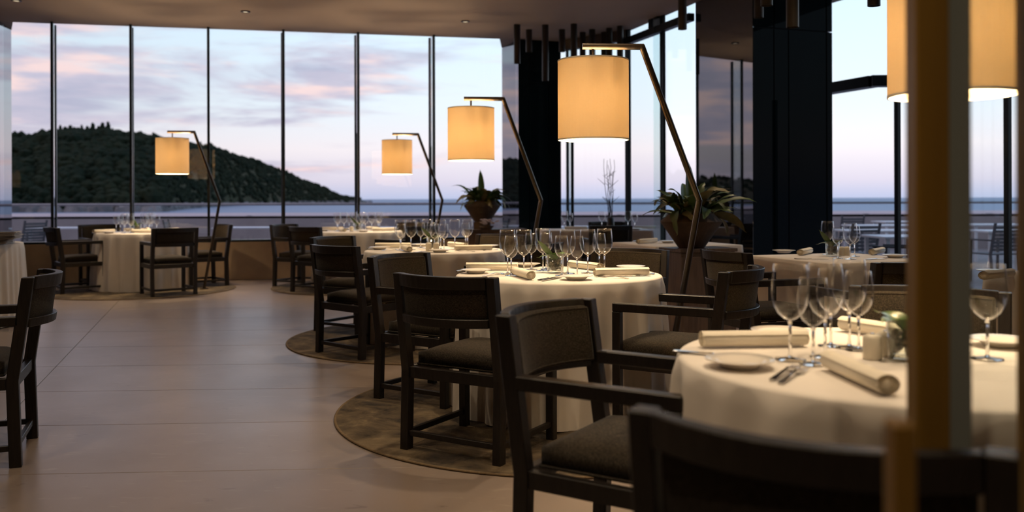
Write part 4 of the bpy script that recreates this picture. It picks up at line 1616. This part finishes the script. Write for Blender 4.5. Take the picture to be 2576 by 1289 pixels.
# tall bare branches in the far corner
bv = thing('branch_vase', 'slim vase with tall bare branches on the far corner table', 'vase', (T8.x + 0.22, T8.y + 0.02, ZT))
MB().lathe([(0.0, 0.0), (0.05, 0.0), (0.055, 0.01), (0.045, 0.16), (0.042, 0.16), (0.05, 0.012), (0.0, 0.012)], 24).build('vase', 'tube_black', bv, smooth=True)
rn = random.Random(12)
for k, (dx, dy, top) in enumerate([(-0.10, 0.0, 0.98), (-0.05, 0.03, 0.96), (0.0, -0.02, 0.98), (0.06, 0.02, 0.97), (-0.02, 0.04, 0.90), (0.03, -0.03, 0.80)]):
    mb = MB()
    pts_ = [(dx * 0.15, dy * 0.15, 0.02)]
    for j in range(1, 9):
        s = j / 8
        pts_.append((dx * (0.15 + 0.85 * s) + rn.uniform(-.012, .012), dy * s, 0.02 + (top - 0.02) * s))
    mb.tube(pts_, [0.006 - 0.0004 * j for j in range(9)], 6)
    for j in (3, 5, 6):
        a = rn.choice((-1, 1)) * rn.uniform(0.04, 0.10)
        p = pts_[j]
        mb.tube([p, (p[0] + a, p[1], p[2] + abs(a) * 0.9)], [0.004, 0.002], 5)
    mb.build('branch', 'twig_dark', bv, smooth=True)

# menus stacked on the pleated table at the left
zz = 0.7768
for k in range(8):
    off = 0.0 if k > 2 else -0.07
    mt = thing('menu_folder', '%s menu folder from the bottom in the stack on the pleated table' % ORD[k], 'menu',
               (T7.x + 0.38 + off + 0.004 * (k % 3), T7.y - 0.10, zz), 0.32 + 0.02 * ((k * 7) % 5 - 2), 'dark menu folders stacked on the pleated table')
    MB().box((-0.015, 0, 0.0018), (0.46, 0.33, 0.0032)).build('cover', 'leather_dark', mt, bevel=0.001)
    MB().box((0.0, 0, 0.0070), (0.47, 0.335, 0.0068)).build('pages', 'paper', mt, bevel=0.001)
    MB().box((-0.015, 0, 0.0122), (0.46, 0.33, 0.0032)).build('cover', 'leather_dark', mt, bevel=0.001)
    zz += 0.0142

# ------------------------------------------------------------------ glazed entrance door beside the viewer
DY = 1.30


def dx_at(px, d_=DY):
    return (px - PX) / F_PX * d_


x0, x1, x2, x3, x4 = dx_at(2276, 1.32), dx_at(2392, 1.28), dx_at(2440), dx_at(2552, 1.32), dx_at(2680)
door = struct('door_1', MB().box(((x0 + x1) / 2, DY, 1.32), (x1 - x0, 0.04, 2.62)), 'door_wood', 'open glazed entrance door with amber wooden stiles at the right edge', 'door', bevel=0.004)
MB().box(((x3 + x4) / 2, DY, 1.32), (x4 - x3, 0.04, 2.62)).build('stile', 'door_wood', door, bevel=0.004)
MB().box(((x1 + x2) / 2 + 0.001, DY + 0.004, 1.32), (x2 - x1 - 0.002, 0.02, 2.60)).build('edge_strip', 'door_strip', door, bevel=0.002)
MB().box(((x2 + x3) / 2, DY, 1.32), (x3 - x2, 0.010, 2.60)).build('pane', 'window_glass', door)
hx = dx_at(2262, 0.86)
MB().box((hx, 0.86, 0.502), (0.022, 0.03, 0.924)).build('pull_handle', 'door_wood', door, bevel=0.004)
MB().bar((hx, 0.86, 0.35), (x0 + 0.02, DY - 0.02, 0.35), 0.02, 0.02).build('handle_bracket', 'door_wood', door)
